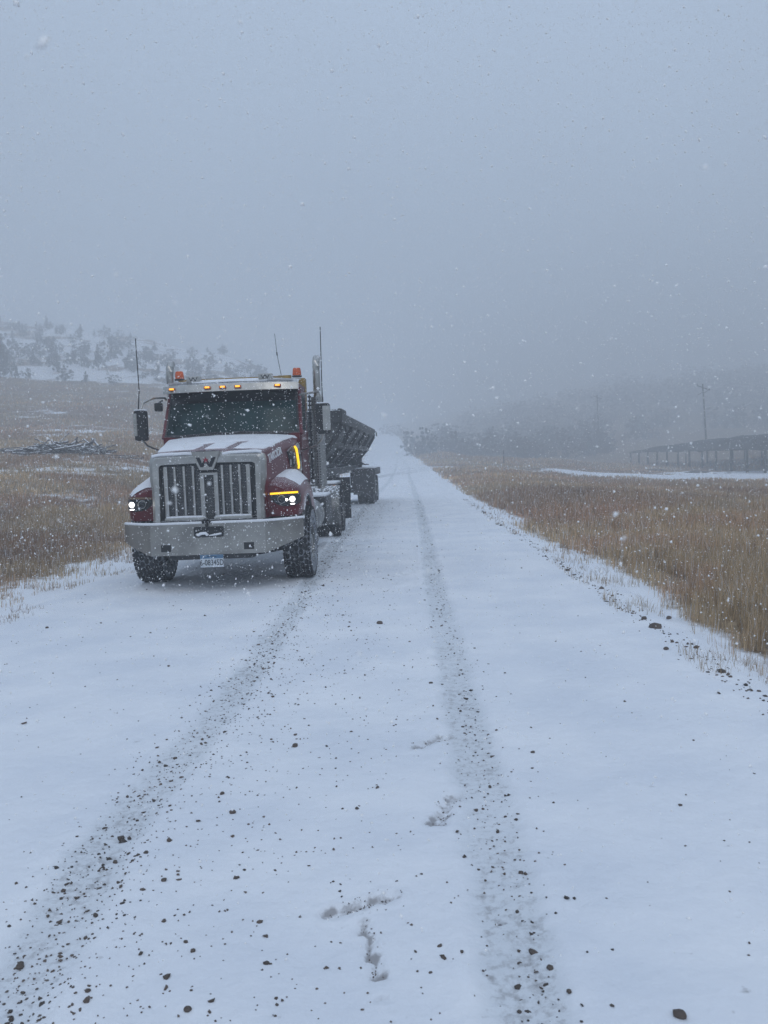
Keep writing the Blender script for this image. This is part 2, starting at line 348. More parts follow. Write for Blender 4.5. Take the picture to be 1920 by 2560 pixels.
# ------------------------------------------------------------------ ground materials
def ground_mat():
    m = bpy.data.materials.new('snowy_ground'); m.use_nodes = True; t = m.node_tree; b = t.nodes['Principled BSDF']; K = t.links.new
    a = N(t, 'ShaderNodeAttribute'); a.attribute_name = 'veg'; g = N(t, 'ShaderNodeAttribute'); g.attribute_name = 'tint'
    tcn = N(t, 'ShaderNodeTexCoord')
    mp = N(t, 'ShaderNodeMapping'); mp.inputs['Scale'].default_value = (1, 1, 0.3); K(tcn.outputs['Object'], mp.inputs[0])
    n1 = N(t, 'ShaderNodeTexNoise'); n1.inputs['Scale'].default_value = 2.2; n1.inputs['Detail'].default_value = 8; n1.inputs['Roughness'].default_value = 0.72; K(mp.outputs[0], n1.inputs['Vector'])
    ad = N(t, 'ShaderNodeMath', operation='ADD'); K(n1.outputs['Fac'], ad.inputs[0]); s = N(t, 'ShaderNodeSeparateColor'); K(a.outputs['Color'], s.inputs[0]); K(s.outputs[0], ad.inputs[1])
    mr = N(t, 'ShaderNodeMapRange'); mr.inputs['From Min'].default_value = 0.78; mr.inputs['From Max'].default_value = 0.98; K(ad.outputs[0], mr.inputs['Value'])
    n2 = N(t, 'ShaderNodeTexNoise'); n2.inputs['Scale'].default_value = 9; n2.inputs['Detail'].default_value = 6; K(tcn.outputs['Object'], n2.inputs['Vector'])
    mr2 = N(t, 'ShaderNodeMapRange'); mr2.inputs['From Min'].default_value = .3; mr2.inputs['From Max'].default_value = .7; mr2.inputs['To Min'].default_value = 0.45; mr2.inputs['To Max'].default_value = 1.3; K(n2.outputs['Fac'], mr2.inputs['Value'])
    vs = N(t, 'ShaderNodeVectorMath', operation='SCALE'); K(g.outputs['Color'], vs.inputs[0]); K(mr2.outputs[0], vs.inputs['Scale'])
    mi = N(t, 'ShaderNodeMix', data_type='RGBA'); mi.inputs['A'].default_value = (0.82, 0.85, 0.90, 1)
    K(vs.outputs[0], mi.inputs['B']); K(mr.outputs[0], mi.inputs['Factor']); K(mi.outputs['Result'], b.inputs['Base Color'])
    b.inputs['Roughness'].default_value = 0.85
    bp = N(t, 'ShaderNodeBump'); bp.inputs['Strength'].default_value = 0.5; bp.inputs['Distance'].default_value = 0.06
    K(n2.outputs['Fac'], bp.inputs['Height']); K(bp.outputs[0], b.inputs['Normal'])
    return m
def road_mat():
    m = bpy.data.materials.new('road_snow'); m.use_nodes = True; t = m.node_tree; b = t.nodes['Principled BSDF']; K = t.links.new
    a = N(t, 'ShaderNodeAttribute'); a.attribute_name = 'wear_shade'; s = N(t, 'ShaderNodeSeparateColor'); K(a.outputs['Color'], s.inputs[0])
    tcn = N(t, 'ShaderNodeTexCoord')
    n1 = N(t, 'ShaderNodeTexNoise'); n1.inputs['Scale'].default_value = 26; n1.inputs['Detail'].default_value = 6; n1.inputs['Roughness'].default_value = 0.7; K(tcn.outputs['Object'], n1.inputs['Vector'])
    # thin snow lets the wet gravel show in specks
    ad = N(t, 'ShaderNodeMath', operation='MULTIPLY_ADD'); ad.inputs[1].default_value = 0.36; K(s.outputs[0], ad.inputs[0]); K(n1.outputs['Fac'], ad.inputs[2])
    mr = N(t, 'ShaderNodeMapRange'); mr.inputs['From Min'].default_value = 0.68; mr.inputs['From Max'].default_value = 0.98; mr.inputs['To Max'].default_value = 0.62; K(ad.outputs[0], mr.inputs['Value'])
    n2 = N(t, 'ShaderNodeTexNoise'); n2.inputs['Scale'].default_value = 1.1; n2.inputs['Detail'].default_value = 4; K(tcn.outputs['Object'], n2.inputs['Vector'])
    r = N(t, 'ShaderNodeValToRGB'); r.color_ramp.elements[0].color = (0.74, 0.775, 0.835, 1); r.color_ramp.elements[1].color = (0.85, 0.87, 0.905, 1)
    r.color_ramp.elements[0].position = .35; r.color_ramp.elements[1].position = .65; K(n2.outputs['Fac'], r.inputs[0])
    th = N(t, 'ShaderNodeMix', data_type='RGBA'); th.inputs['B'].default_value = (0.66, 0.70, 0.745, 1); K(r.outputs[0], th.inputs['A']); K(s.outputs[1], th.inputs['Factor'])
    mi = N(t, 'ShaderNodeMix', data_type='RGBA'); mi.inputs['B'].default_value = (0.12, 0.10, 0.095, 1)
    K(th.outputs['Result'], mi.inputs['A']); K(mr.outputs[0], mi.inputs['Factor']); K(mi.outputs['Result'], b.inputs['Base Color'])
    b.inputs['Roughness'].default_value = 0.75
    n3 = N(t, 'ShaderNodeTexNoise'); n3.inputs['Scale'].default_value = 14; n3.inputs['Detail'].default_value = 6; K(tcn.outputs['Object'], n3.inputs['Vector'])
    bp = N(t, 'ShaderNodeBump'); bp.inputs['Strength'].default_value = 0.6; bp.inputs['Distance'].default_value = 0.02
    K(n3.outputs['Fac'], bp.inputs['Height']); K(bp.outputs[0], b.inputs['Normal'])
    return m
M['ground'] = ground_mat(); M['road'] = road_mat()

# terrain sheet
def grow(a, b, s0, g):
    v = [a]
    while v[-1] < b: v.append(v[-1]+s0); s0 *= g
    return v
xs = grow(0, 500, 0.45, 1.028); xs = np.array([-x for x in xs[:0:-1]]+xs)
ys = np.array([-60, -40, -25, -15, -10, -6, -4, -2] + grow(0, 640, 0.5, 1.0135))
X, Y = np.meshgrid(xs, ys); X = X.ravel(); Y = Y.ravel()
s_ = np.abs(X-rx(Y)); Z = height(X, Y) - 0.05*(1-sstep(4.0, 4.7, s_))
V_ = np.stack([X, Y, Z], 1); vg = veg(X, Y)
ter = npmesh('ground', V_, [gridfaces(len(ys), len(xs))], M['ground'], smooth=True,
             colors={'veg': np.repeat(vg[:, None], 3, 1), 'tint': grass_color(X, Y)*np.where((X > rx(Y)+8) & (Y > 190), .45, .50)[:, None]})
tag(ter, 'snow dusted grassland rising to a snowy hillside', kind='structure')

# ------------------------------------------------------------------ road with tracks and footprints
_RM = np.array((Matrix.Rotation(R(90 - 3.62), 3, 'X') @ Matrix.Rotation(R(-ROLL), 3, 'Z')))
def back(px, py):      # where the sight line through a photo pixel meets the level road
    v = _RM @ np.array([(px-960.)/F, -(py-1280.)/F, -1.]); k_ = -CAMH/v[2]; return float(v[0]*k_), float(v[1]*k_)
LT = [back(*p) for p in [(30, 2520), (95, 2400), (268, 2105), (538, 1800), (705, 1570), (760, 1480), (822, 1380), (866, 1325), (905, 1275), (940, 1238), (975, 1205)]]
RT = [back(*p) for p in [(1320, 2540), (1288, 2400), (1232, 2105), (1150, 1740), (1108, 1560), (1080, 1440), (1060, 1320), (1040, 1240), (1022, 1190)]]
def track(pts, tail):
    ys_ = np.array([p[1] for p in pts]+[t[1] for t in tail]); xs_ = np.array([p[0] for p in pts]+[t[0] for t in tail])
    o = np.argsort(ys_); return ys_[o], xs_[o]
LTy, LTx = track(LT, [(xat(1000, 160), 160), (xat(985, 205), 205)])
RTy, RTx = track(RT, [(xat(1015, 112)+.6, 112), (xat(1005, 160), 160)])
def seg_d(x, y, p, q):
    p = np.array(p); q = np.array(q); d = q-p; t = np.clip(((x-p[0])*d[0]+(y-p[1])*d[1])/(d@d), 0, 1)
    return np.hypot(x-p[0]-t*d[0], y-p[1]-t*d[1]), t
def wear_shade(x, y):
    n = fbm(x, y, 6, 3)
    w_ = np.zeros_like(x); thin = np.zeros_like(x)
    for ty, tx, wd, amt in ((LTy, LTx, .135, .70), (RTy, RTx, .135, .68), (LTy, LTx-2.05, .16, .0)):
        d = np.abs(x-np.interp(y, ty, tx)); inside = (1-sstep(wd*.62, wd*1.35, d+0.10*(n-.5)))*(y < 190)*(.55+.9*np.clip(fbm(x,y,1.7,3),0,1))*(1-.15*sstep(9,40,y))
        w_ = np.maximum(w_, inside*amt*0.72); thin = np.maximum(thin, inside*np.minimum(1, amt*(1+.8*sstep(10, 40, y))))
    # truck-side shadow painted into the snow colour, and turning marks from the side road
    d = np.abs(x-np.interp(y, [14, 20, 34], [-0.75, -0.62, -.1])); q = (1-sstep(.25, .6, d))*sstep(12.6, 14, y)*(1-sstep(33, 38, y)); w_ = np.maximum(w_, q*.5*np.clip(2.2*n-.3,0,1.4)); thin = np.maximum(thin, q*.3)
    for a, b_, c_ in (((-2, 57), (12, 112), 6.), ((-3.2, 50), (8, 110), 5.)):
        d, t = seg_d(x+np.sin(np.clip((y-50)/60, 0, 1)*math.pi)*c_*0.35, y, a, b_); q = (1-sstep(.16, .42, d))*(y > 30); w_ = np.maximum(w_, q*.85); thin = np.maximum(thin, q*1.0)
    for yy in (103.5, 107.5):
        d = np.abs(y-yy-(x-2)*.2); q = (1-sstep(.3, .8, d)); w_ = np.maximum(w_, q*1.0); thin = np.maximum(thin, q)
    # boot prints
    dep = np.zeros_like(x); berm = np.zeros_like(x)
    for ty, tx, wd in ((LTy, LTx, .15), (RTy, RTx, .15)):
        d = np.abs(x-np.interp(y, ty, tx)); berm = np.maximum(berm, np.exp(-((d-wd*1.25)/.035)**2)*.9*n*(y < 40))
    def blob(px0, py0, px1, py1, r, amt):
        nonlocal w_, dep, berm
        d, t = seg_d(x, y, back(px0, py0), back(px1, py1)); rr = r*(1.0-.25*np.sin(t*math.pi)); q = 1-sstep(rr*.72, rr*1.1, d+.02*(n-.5))
        w_ = np.maximum(w_, q*amt*(.8+.6*sstep(rr*.45, rr*.8, d))); dep = np.maximum(dep, q); berm = np.maximum(berm, (1-sstep(rr*1.0, rr*1.7, d))*(1-q)*.8)
    blob(835, 2285, 975, 2245, .048, 1.15); blob(905, 2305, 935, 2400, .014, 1.3); blob(935, 2400, 950, 2450, .02, 1.15); blob(958, 2500, 965, 2530, .012, .5)
    blob(1090, 2060, 1135, 2000, .05, 1.0); blob(1045, 1872, 1110, 1845, .055, .9)
    blob(1005, 1438, 1022, 1432, .10, .3); blob(1003, 1467, 1022, 1462, .10, .3); blob(990, 1400, 1010, 1396, .08, .5)
    # stones just under the snow darken it softly
    g = np.random.default_rng(5)
    for i in range(520):
        yb_ = 1.9*math.exp(g.random()*math.log(5.5)); xb_ = g.uniform(-.5, .5)*yb_*1.05; rb = g.uniform(.008, .028)
        i0, i1 = np.searchsorted(y, (yb_-.06, yb_+.06)) if False else (0, 0)
        sel = (np.abs(y-yb_) < rb*1.5) & (np.abs(x-xb_) < rb*1.8)
        if sel.any(): w_[sel] = np.maximum(w_[sel], (1-sstep(rb*.2, rb*1.2, np.hypot((x[sel]-xb_)*.7, y[sel]-yb_)))*g.uniform(.25, .75))
    # scuffed snow beside the front wheel
    for i in range(9):
        d, t = seg_d(x, y, (-1.0+.1*i, 12.6+.13*i), (.25+.12*(i % 3), 12.5+.16*i)); q = (1-sstep(.01, .05, d+.05*(n-.5)))*.7; w_ = np.maximum(w_, q)
    return w_, thin, dep, berm
NC = 330
rows = [-60, -30, -10, -3, 0, 1.0]; yv = 1.6
while yv < 600: rows.append(yv); yv += max(0.022, 0.0058*yv)
rows = np.array(rows); sc_ = np.linspace(-4.35, 4.35, NC)
YY, SS = np.meshgrid(rows, sc_, indexing='ij'); XX = (rx(YY)+SS).ravel(); YY = YY.ravel(); SS = SS.ravel()
wr, th, dp, bm_ = wear_shade(XX, YY)
tread = np.sin((XX*0.35+YY)*2*math.pi/0.055)*np.sin(XX*2*math.pi/0.09)
wr = wr*(.35+1.3*fbm(XX, YY, 30, 2)); ZZ = rz(YY) + 0.0 - th*0.020 + bm_*.012 + (fbm(XX*2.6, YY*.22, 1.0, 3)-.5)*.022 + th*tread*0.009*(YY < 14) - dp*0.022 + (fbm(XX, YY, 9, 4)-.5)*0.018 + (fbm(XX, YY, 1.1, 3)-.5)*0.03 \
     - 0.13*sstep(3.55, 4.35, np.abs(SS)) + 0.012*(1-(SS/4.35)**2)
road = npmesh('road', np.stack([XX, YY, ZZ], 1), [gridfaces(len(rows), NC)], M['road'], smooth=True,
              colors={'wear_shade': np.stack([wr, th, dp], 1)})
tag(road, 'snow covered gravel road with two tyre tracks', kind='structure')
def roadz(x, y):
    x = np.atleast_1d(np.asarray(x, float)); y = np.atleast_1d(np.asarray(y, float)); s = x-rx(y); _, t_, d_, b_ = wear_shade(x, y)
    return rz(y) + 0.012*(1-(s/4.35)**2) - t_*.020 + b_*.012 - d_*.022 + (fbm(x*2.6, y*.22, 1.0, 3)-.5)*.022 + (fbm(x, y, 9, 4)-.5)*.018 + (fbm(x, y, 1.1, 3)-.5)*.03 - 0.13*sstep(3.55, 4.35, np.abs(s))

# side road sheet
sx = np.arange(5.6, 110, 0.8); sw = np.linspace(-2.6, 2.6, 9); SX, SW = np.meshgrid(sx, sw, indexing='ij'); SX = SX.ravel(); SW = SW.ravel()
SY = np.interp(SX, SIDE[:, 0], SIDE[:, 1])+SW; SZ = height(SX, SY)+0.03-0.06*(np.abs(SW)/2.6)**4
sr = npmesh('side_road', np.stack([SX, SY, SZ], 1), [gridfaces(len(sx), 9)], M['road'], smooth=True, colors={'wear_shade': np.zeros((len(SX), 3))})
tag(sr, 'snow covered side road leading to the shade shelter', kind='structure')

# ------------------------------------------------------------------ gravel and stones
ico = bmesh.new(); bmesh.ops.create_icosphere(ico, subdivisions=1, radius=1); ico.verts.ensure_lookup_table()
IV = np.array([v.co[:] for v in ico.verts]); IF = np.array([[v.index for v in f.verts] for f in ico.faces]); ico.free()
def pebbles(name, P, S, parent=None):
    n = len(P); V = np.repeat(IV[None], n, 0)*(1+0.36*rng.standard_normal((n, len(IV), 1)).clip(-1.6, 1.6))
    sc3 = np.stack([S*rng.uniform(.8, 1.35, n), S*rng.uniform(.7, 1.1, n), S*rng.uniform(.45, .85, n)], 1); V = V*sc3[:, None, :]
    a = rng.uniform(0, 6.28, n); c, s = np.cos(a)[:, None], np.sin(a)[:, None]
    V = np.stack([V[..., 0]*c-V[..., 1]*s, V[..., 0]*s+V[..., 1]*c, V[..., 2]], 2)+P[:, None, :]
    Fc = (IF[None]+(np.arange(n)*len(IV))[:, None, None]).reshape(-1, 3)
    return npmesh(name, V.reshape(-1, 3), [Fc], M['rock'], smooth=False, parent=parent)
def sample_gravel(n):
    out = []
    while len(out) < n:
        y = 1.9*math.exp(random.random()*math.log(34/1.9)); c = float(rx(y)); r = random.random()
        if r < .34: x = float(np.interp(y, LTy, LTx))+random.gauss(0, .125)
        elif r < .39: x = float(np.interp(y, RTy, RTx))+random.uniform(-.03, .12)
        elif r < .46: x = float(np.interp(y, RTy, RTx))+random.gauss(0, .11)
        elif r < .72: x = float(np.interp(y, LTy, LTx))+abs(random.gauss(.15, .65))
        elif r < .87: x = c+random.uniform(-3.6, 3.0)
        elif r < .96: x = c+3.55+random.gauss(0, .07)
        else: x = c+random.uniform(3.4, 4.3)
        if abs(x) > y*.5+.4: continue
        s = min(.016, .0025*math.exp(abs(random.gauss(0, .60))))*(1+.03*y)
        if .87 <= r < .96: s *= 1.9
        out.append((x, y, s))
    return np.array(out)
G = sample_gravel(7600)
for (px0, py0, px1, py1, w0, cnt) in ((835, 2285, 975, 2245, .045, 90), (905, 2305, 950, 2450, .02, 60), (1090, 2060, 1135, 2000, .04, 50), (1045, 1872, 1110, 1845, .04, 35)):
    for i in range(cnt):
        q = random.random(); x_, y_ = back(px0+(px1-px0)*q, py0+(py1-py0)*q); G = np.concatenate([G, [[x_+random.gauss(0, w0*.7), y_+random.gauss(0, w0*.6), random.uniform(.0015, .0042)]]])
Pz = roadz(G[:, 0], G[:, 1])+G[:, 2]*.15
gr = pebbles('gravel', np.stack([G[:, 0], G[:, 1], Pz], 1), G[:, 2]); tag(gr, 'brown gravel poking through the road snow, thickest in the tyre tracks', 'gravel', kind='stuff')
STONES = [ # px, py, size px, label
 (1700, 2552, 30, 'broad grey stone at the bottom right edge of the photo on clean snow'),
 (50, 2415, 22, 'blocky upright dark stone at the lower left in the tyre track'),
 (470, 2535, 18, 'round snow-flecked brown stone at the very bottom left of centre'),
 (1375, 2420, 17, 'squarish brown stone with snow on its face beside the right tyre track'),
 (1423, 2488, 14, 'smooth round brown stone right of the right tyre track near the bottom'),
 (738, 1872, 16, 'tan flat stone standing alone between the tracks in mid road'),
 (1640, 1571, 26, 'rounded brown rock half buried on the right shoulder, largest one there'),
 (1610, 1547, 14, 'flat reddish rock on the right shoulder just above the largest shoulder rock'),
 (1672, 1541, 13, 'orange brown rock at the foot of the grass on the right shoulder'),
 (1665, 1626, 13, 'small black and white rock on the right shoulder below the largest one'),
 (582, 2036, 15, 'dark flat-topped stone left of centre with two stones around it'),
 (465, 2357, 12, 'round grey stone in the group of three left of centre near the bottom'),
 (483, 2383, 13, 'lowest pale brown stone in the group of three near the bottom'),
 (410, 2307, 12, 'small round brown stone above the group of three near the bottom left'),
 (410, 2206, 13, 'reddish upright stone alone on clean snow left of centre'),
 (556, 1993, 12, 'square pale stone on the snow beside the left tyre track'),
 (950, 1562, 14, 'dark pointed stone in mid road far in front of the truck'),
 (1302, 2182, 12, 'dark triangular stone on the right edge of the right tyre track'),
 (288, 2152, 13, 'wet dark stone in the middle of the left tyre track'),
 (220, 2488, 14, 'dark flat stone low in the left of the road beside the track'),
 (118, 1572, 9, 'small dark stone on the left snow shoulder below the grass'),
 (1230, 1893, 9, 'lone small brown stone inside the right tyre track beside the second footprint')]
for i, (px, py, s, lab) in enumerate(STONES):
    x, y = back(px, py); r = s*.5*y/F/math.cos(.3)
    z = gz(x, y)+r*.3 if x > 2.9 or x < -4.5 else float(roadz(x, y)[0])+r*.3
    bm = bmesh.new(); bmesh.ops.create_icosphere(bm, subdivisions=2, radius=1); rr = random.Random(i)
    off = Vector((rr.random()*9, rr.random()*9, 0))
    from mathutils import noise as mn
    for v in bm.verts:
        v.co *= 1+.38*mn.noise(v.co*1.3+off)+.12*mn.noise(v.co*3+off); v.co.z = max(min(v.co.z, .75), -.6)
    bmesh.ops.transform(bm, matrix=Matrix.Rotation(rr.random()*6, 4, 'Z') @ Matrix.Diagonal((r*1.1, r*.9, r*.85, 1)), verts=bm.verts)
    b = MB(); b.join(bm); o = b.build('stone', M['rock'], ang=50); o.location = (x, y, z); tag(o, lab, 'stone', 'larger stones on the snowy road')

# ------------------------------------------------------------------ grass
def blades(n, side, rmin, rmax, hmin, hmax, wmin, seed, wk=.00062, sparse=False):
    g = np.random.default_rng(seed); out = []; got = 0
    while got < n:
        k = n*3; r = rmin*np.exp(g.random(k)*math.log(rmax/rmin))
        u = (g.uniform(-.02, .82, k) if side > 0 else g.uniform(-.9, .0, k)); y = r; x = u*y
        # clumps
        cx = np.floor(x*3)/3+.17; cy = np.floor(y*3)/3+.17; h1 = _P[(cx*3).astype(int) & 255, (cy*3).astype(int) & 255]
        x = x+(cx-x)*.45*h1; y = y+(cy-y)*.45*h1
        s = x-rx(y); v = veg(x, y)
        if sparse: keep = (g.random(k) < .5)*(np.abs(s) > 3.4)*(np.abs(s) < 5.2)*(fbm(x, y, 1.6, 3) > .50)
        else: keep = (g.random(k) < v**1.3)*(s*side > 0)*(np.abs(s) > 3.8)
        keep = keep & (h1 > .12)
        out.append(np.stack([x[keep], y[keep], h1[keep]], 1)); got += len(out[-1])
    P = np.concatenate(out)[:n]; x, y = P[:, 0], P[:, 1]; z = height(x, y)-.02; r = np.hypot(x, y)
    edge = sstep(3.8, 6.2, np.abs(x-rx(y)))
    H = (hmin+(hmax-hmin)*g.random(n)**1.2)*(.58+.42*edge)*(.55+.9*fbm(x, y, .8, 3))*np.where((x > rx(y)+6) & (side_dist(x, y) > -45) & (side_dist(x, y) < 25), .55, 1); W = np.maximum(wmin, wk*r)*g.uniform(.7, 1.4, n)
    a = g.uniform(0, 2*math.pi, n); lean = g.normal(0, .5 if sparse else .24, n)*H; bx, by = np.cos(a)*lean+.05*H, np.sin(a)*lean
    p = a+math.pi/2+g.uniform(-.5, .5, n); wx, wy = np.cos(p)*W*.5, np.sin(p)*W*.5*.4; wx = np.where(np.abs(wx) < W*.2, W*.3, wx)
    V = np.zeros((n, 5, 3)); b0 = np.stack([x, y, z], 1)
    mid = b0+np.stack([bx*.35, by*.35, H*.55], 1); tip = b0+np.stack([bx, by, H*g.uniform(.8, 1, n)], 1); wv = np.stack([wx, wy, np.zeros(n)], 1)
    V[:, 0] = b0-wv; V[:, 1] = b0+wv; V[:, 2] = mid+wv*.8; V[:, 3] = mid-wv*.8; V[:, 4] = tip
    i = (np.arange(n)*5)[:, None]; q = np.concatenate([i, i+1, i+2, i+3], 1); t3 = np.concatenate([i+3, i+2, i+4], 1)
    c = grass_color(x, y)*g.uniform(.5, 1.5, (n, 1))*(.62 if sparse else 1)*(.55+.9*fbm(x+8, y+3, .14, 3))[:, None]; f = g.random((n, 1)) < .10; c = np.where(f, c*0+np.array([.42, .34, .22])*g.uniform(.7, 1.2, (n, 1)), c)
    wht = g.random((n, 1)) < .07; c = np.where(wht, np.array([.75, .77, .8]), c)
    return V.reshape(-1, 3), q, t3, np.repeat(c, 5, 0)
M['grass'] = mat('dry_grass_blade', (1, 1, 1), 0.8, attr='tint')
def grass_obj(name, label, args):
    Vs, Q, T, C_ = [], [], [], []; off = 0
    for a in args:
        V, q, t3, c = blades(*a[:8], **(a[8] if len(a) > 8 else {})); Vs.append(V); Q.append(q+off); T.append(t3+off); C_.append(c); off += len(V)
    o = npmesh(name, np.concatenate(Vs), [np.concatenate(Q), np.concatenate(T)], M['grass'], colors={'tint': np.concatenate(C_)}); tag(o, label, 'grass', kind='stuff')
grass_obj('dry_grass', 'tall dry brown grass field right of the road', [(440000, 1, 5.0, 75, .15, .45, .0020, 1, {'wk': .00042}), (50000, 1, 60, 170, .3, .6, .02, 2), (3600, 1, 5, 30, .06, .34, .0018, 5, {'sparse': True, 'wk': .0004})])
grass_obj('dry_grass', 'short dry grass with snow between it, left of the road behind the truck', [(330000, -1, 8.5, 75, .08, .30, .0025, 3, {'wk': .00048}), (60000, -1, 60, 170, .15, .45, .02, 4), (3400, -1, 8.5, 30, .06, .24, .0018, 6, {'sparse': True, 'wk': .0004})])
# ------------------------------------------------------------------ truck
def text(body, size, m, parent, mtx, name='lettering', ext=0.002, sx=1.0, align='CENTER'):
    cu = bpy.data.curves.new(name, 'FONT'); cu.body = body; cu.size = size; cu.extrude = ext; cu.align_x = align; cu.align_y = 'CENTER'; cu.offset = size*.02 if body == 'TAKODA' else 0
    to = bpy.data.objects.new('t', cu); COL.objects.link(to); bpy.context.view_layer.update()
    me = bpy.data.meshes.new_from_object(to.evaluated_get(bpy.context.evaluated_depsgraph_get())); bpy.data.objects.remove(to)
    me.transform(mtx @ Matrix.Diagonal((sx, 1, 1, 1))); me.materials.clear(); me.materials.append(m)
    o = bpy.data.objects.new(name, me); COL.objects.link(o); o.parent = parent; return o
FRONT = lambda x, y, z: Matrix.Translation((x, y, z)) @ Matrix.Rotation(R(90), 4, 'X')     # faces -y
def rrect(x0, x1, z0, z1, r, n=4):
    P = []
    for cx, cz, a0 in ((x1-r, z1-r, 0), (x0+r, z1-r, 90), (x0+r, z0+r, 180), (x1-r, z0+r, 270)):
        for k in range(n+1): a = R(a0+90*k/n); P.append((cx+r*math.cos(a), cz+r*math.sin(a)))
    return P

def wheel_proto(w=.30, rad=.53, kind='steer'):
    """rim mesh with a tyre child; axle along x, outer side +x"""
    rim = MB()
    if kind == 'steer': prof = [(-w*.42, .285), (w*.44, .285), (w*.40, .26), (w*.12, .235), (w*.16, .13), (w*.34, .115), (w*.42, .09), (w*.43, .0001)]
    else: prof = [(-w*.42, .285), (w*.46, .285), (w*.44, .265), (-w*.05, .23), (-w*.22, .15), (w*.10, .14), (w*.30, .13), (w*.32, .0001)]
    rim.lathe(prof, 'x', 32, close=False)
    bx_ = w*.15 if kind == 'steer' else -w*.12
    for k in range(10): a = 2*math.pi*k/10; rim.tube([(bx_-.02, .185*math.cos(a), .185*math.sin(a)), (bx_+.03, .185*math.cos(a), .185*math.sin(a))], .014, 6)
    rim = rim.build('wheel', M['alu'])
    t = MB(); h = w/2
    t.lathe([(-h*.78, .287), (-h*.97, .33), (-h, .40), (-h*.97, .47), (-h*.86, rad-.028), (-h*.80, rad-.016), (h*.80, rad-.016), (h*.86, rad-.028), (h*.97, .47), (h, .40), (h*.97, .33), (h*.78, .287)], 'x', 56, close=False)
    ty = t.build('tyre', M['groove'] if kind == 'steer' else M['rubber'], rim)
    b = MB(); nb = 30; rows_ = 5
    for k in range(nb):
        for j in range(rows_):
            a = 2*math.pi*(k+.5*(j % 2))/nb; xc = (-h*.82)+(j+.5)*(h*1.64/rows_); wd = h*1.64/rows_*.84; ln = 2*math.pi*rad/nb*.80
            bm = bmesh.new(); bmesh.ops.create_cone(bm, cap_ends=True, segments=6, radius1=.5, radius2=.5, depth=1)
            bmesh.ops.transform(bm, matrix=Matrix.Translation((xc, 0, 0)) @ Matrix.Rotation(a, 4, 'X') @ Matrix.Translation((0, 0, rad-.008)) @ Matrix.Diagonal((wd*1.12, ln*1.1, .018, 1)), verts=bm.verts); b.join(bm)
    sw = b
    for k in range(44):
        for sgn in (-1, 1):
            bm = bmesh.new(); bmesh.ops.create_cube(bm, size=1)
            bmesh.ops.transform(bm, matrix=Matrix.Rotation(2*math.pi*k/44, 4, 'X') @ Matrix.Translation((sgn*h*.90, 0, rad-.040)) @ Matrix.Diagonal((.03, .045, .055, 1)), verts=bm.verts); sw.join(bm)
    b.build('tread', M['rubber'], rim, smooth=False)
    return rim
def copy_part(o, parent, loc=None, rz=None, sx=None):
    c = o.copy(); COL.objects.link(c); c.parent = parent
    if loc is not None: c.location = loc
    if rz is not None: c.rotation_euler = (0, 0, rz)
    for ch in o.children: d = ch.copy(); COL.objects.link(d); d.parent = c
    return c
TW = empty('semi_truck', (-2.42, 11.6, 0), R(-1.0))
TW.location.z = float(roadz(np.array([-2.42]), np.array([12.9]))[0])-.01
tag(TW, 'maroon conventional semi truck tractor with snowy hood and lit headlights', 'truck')
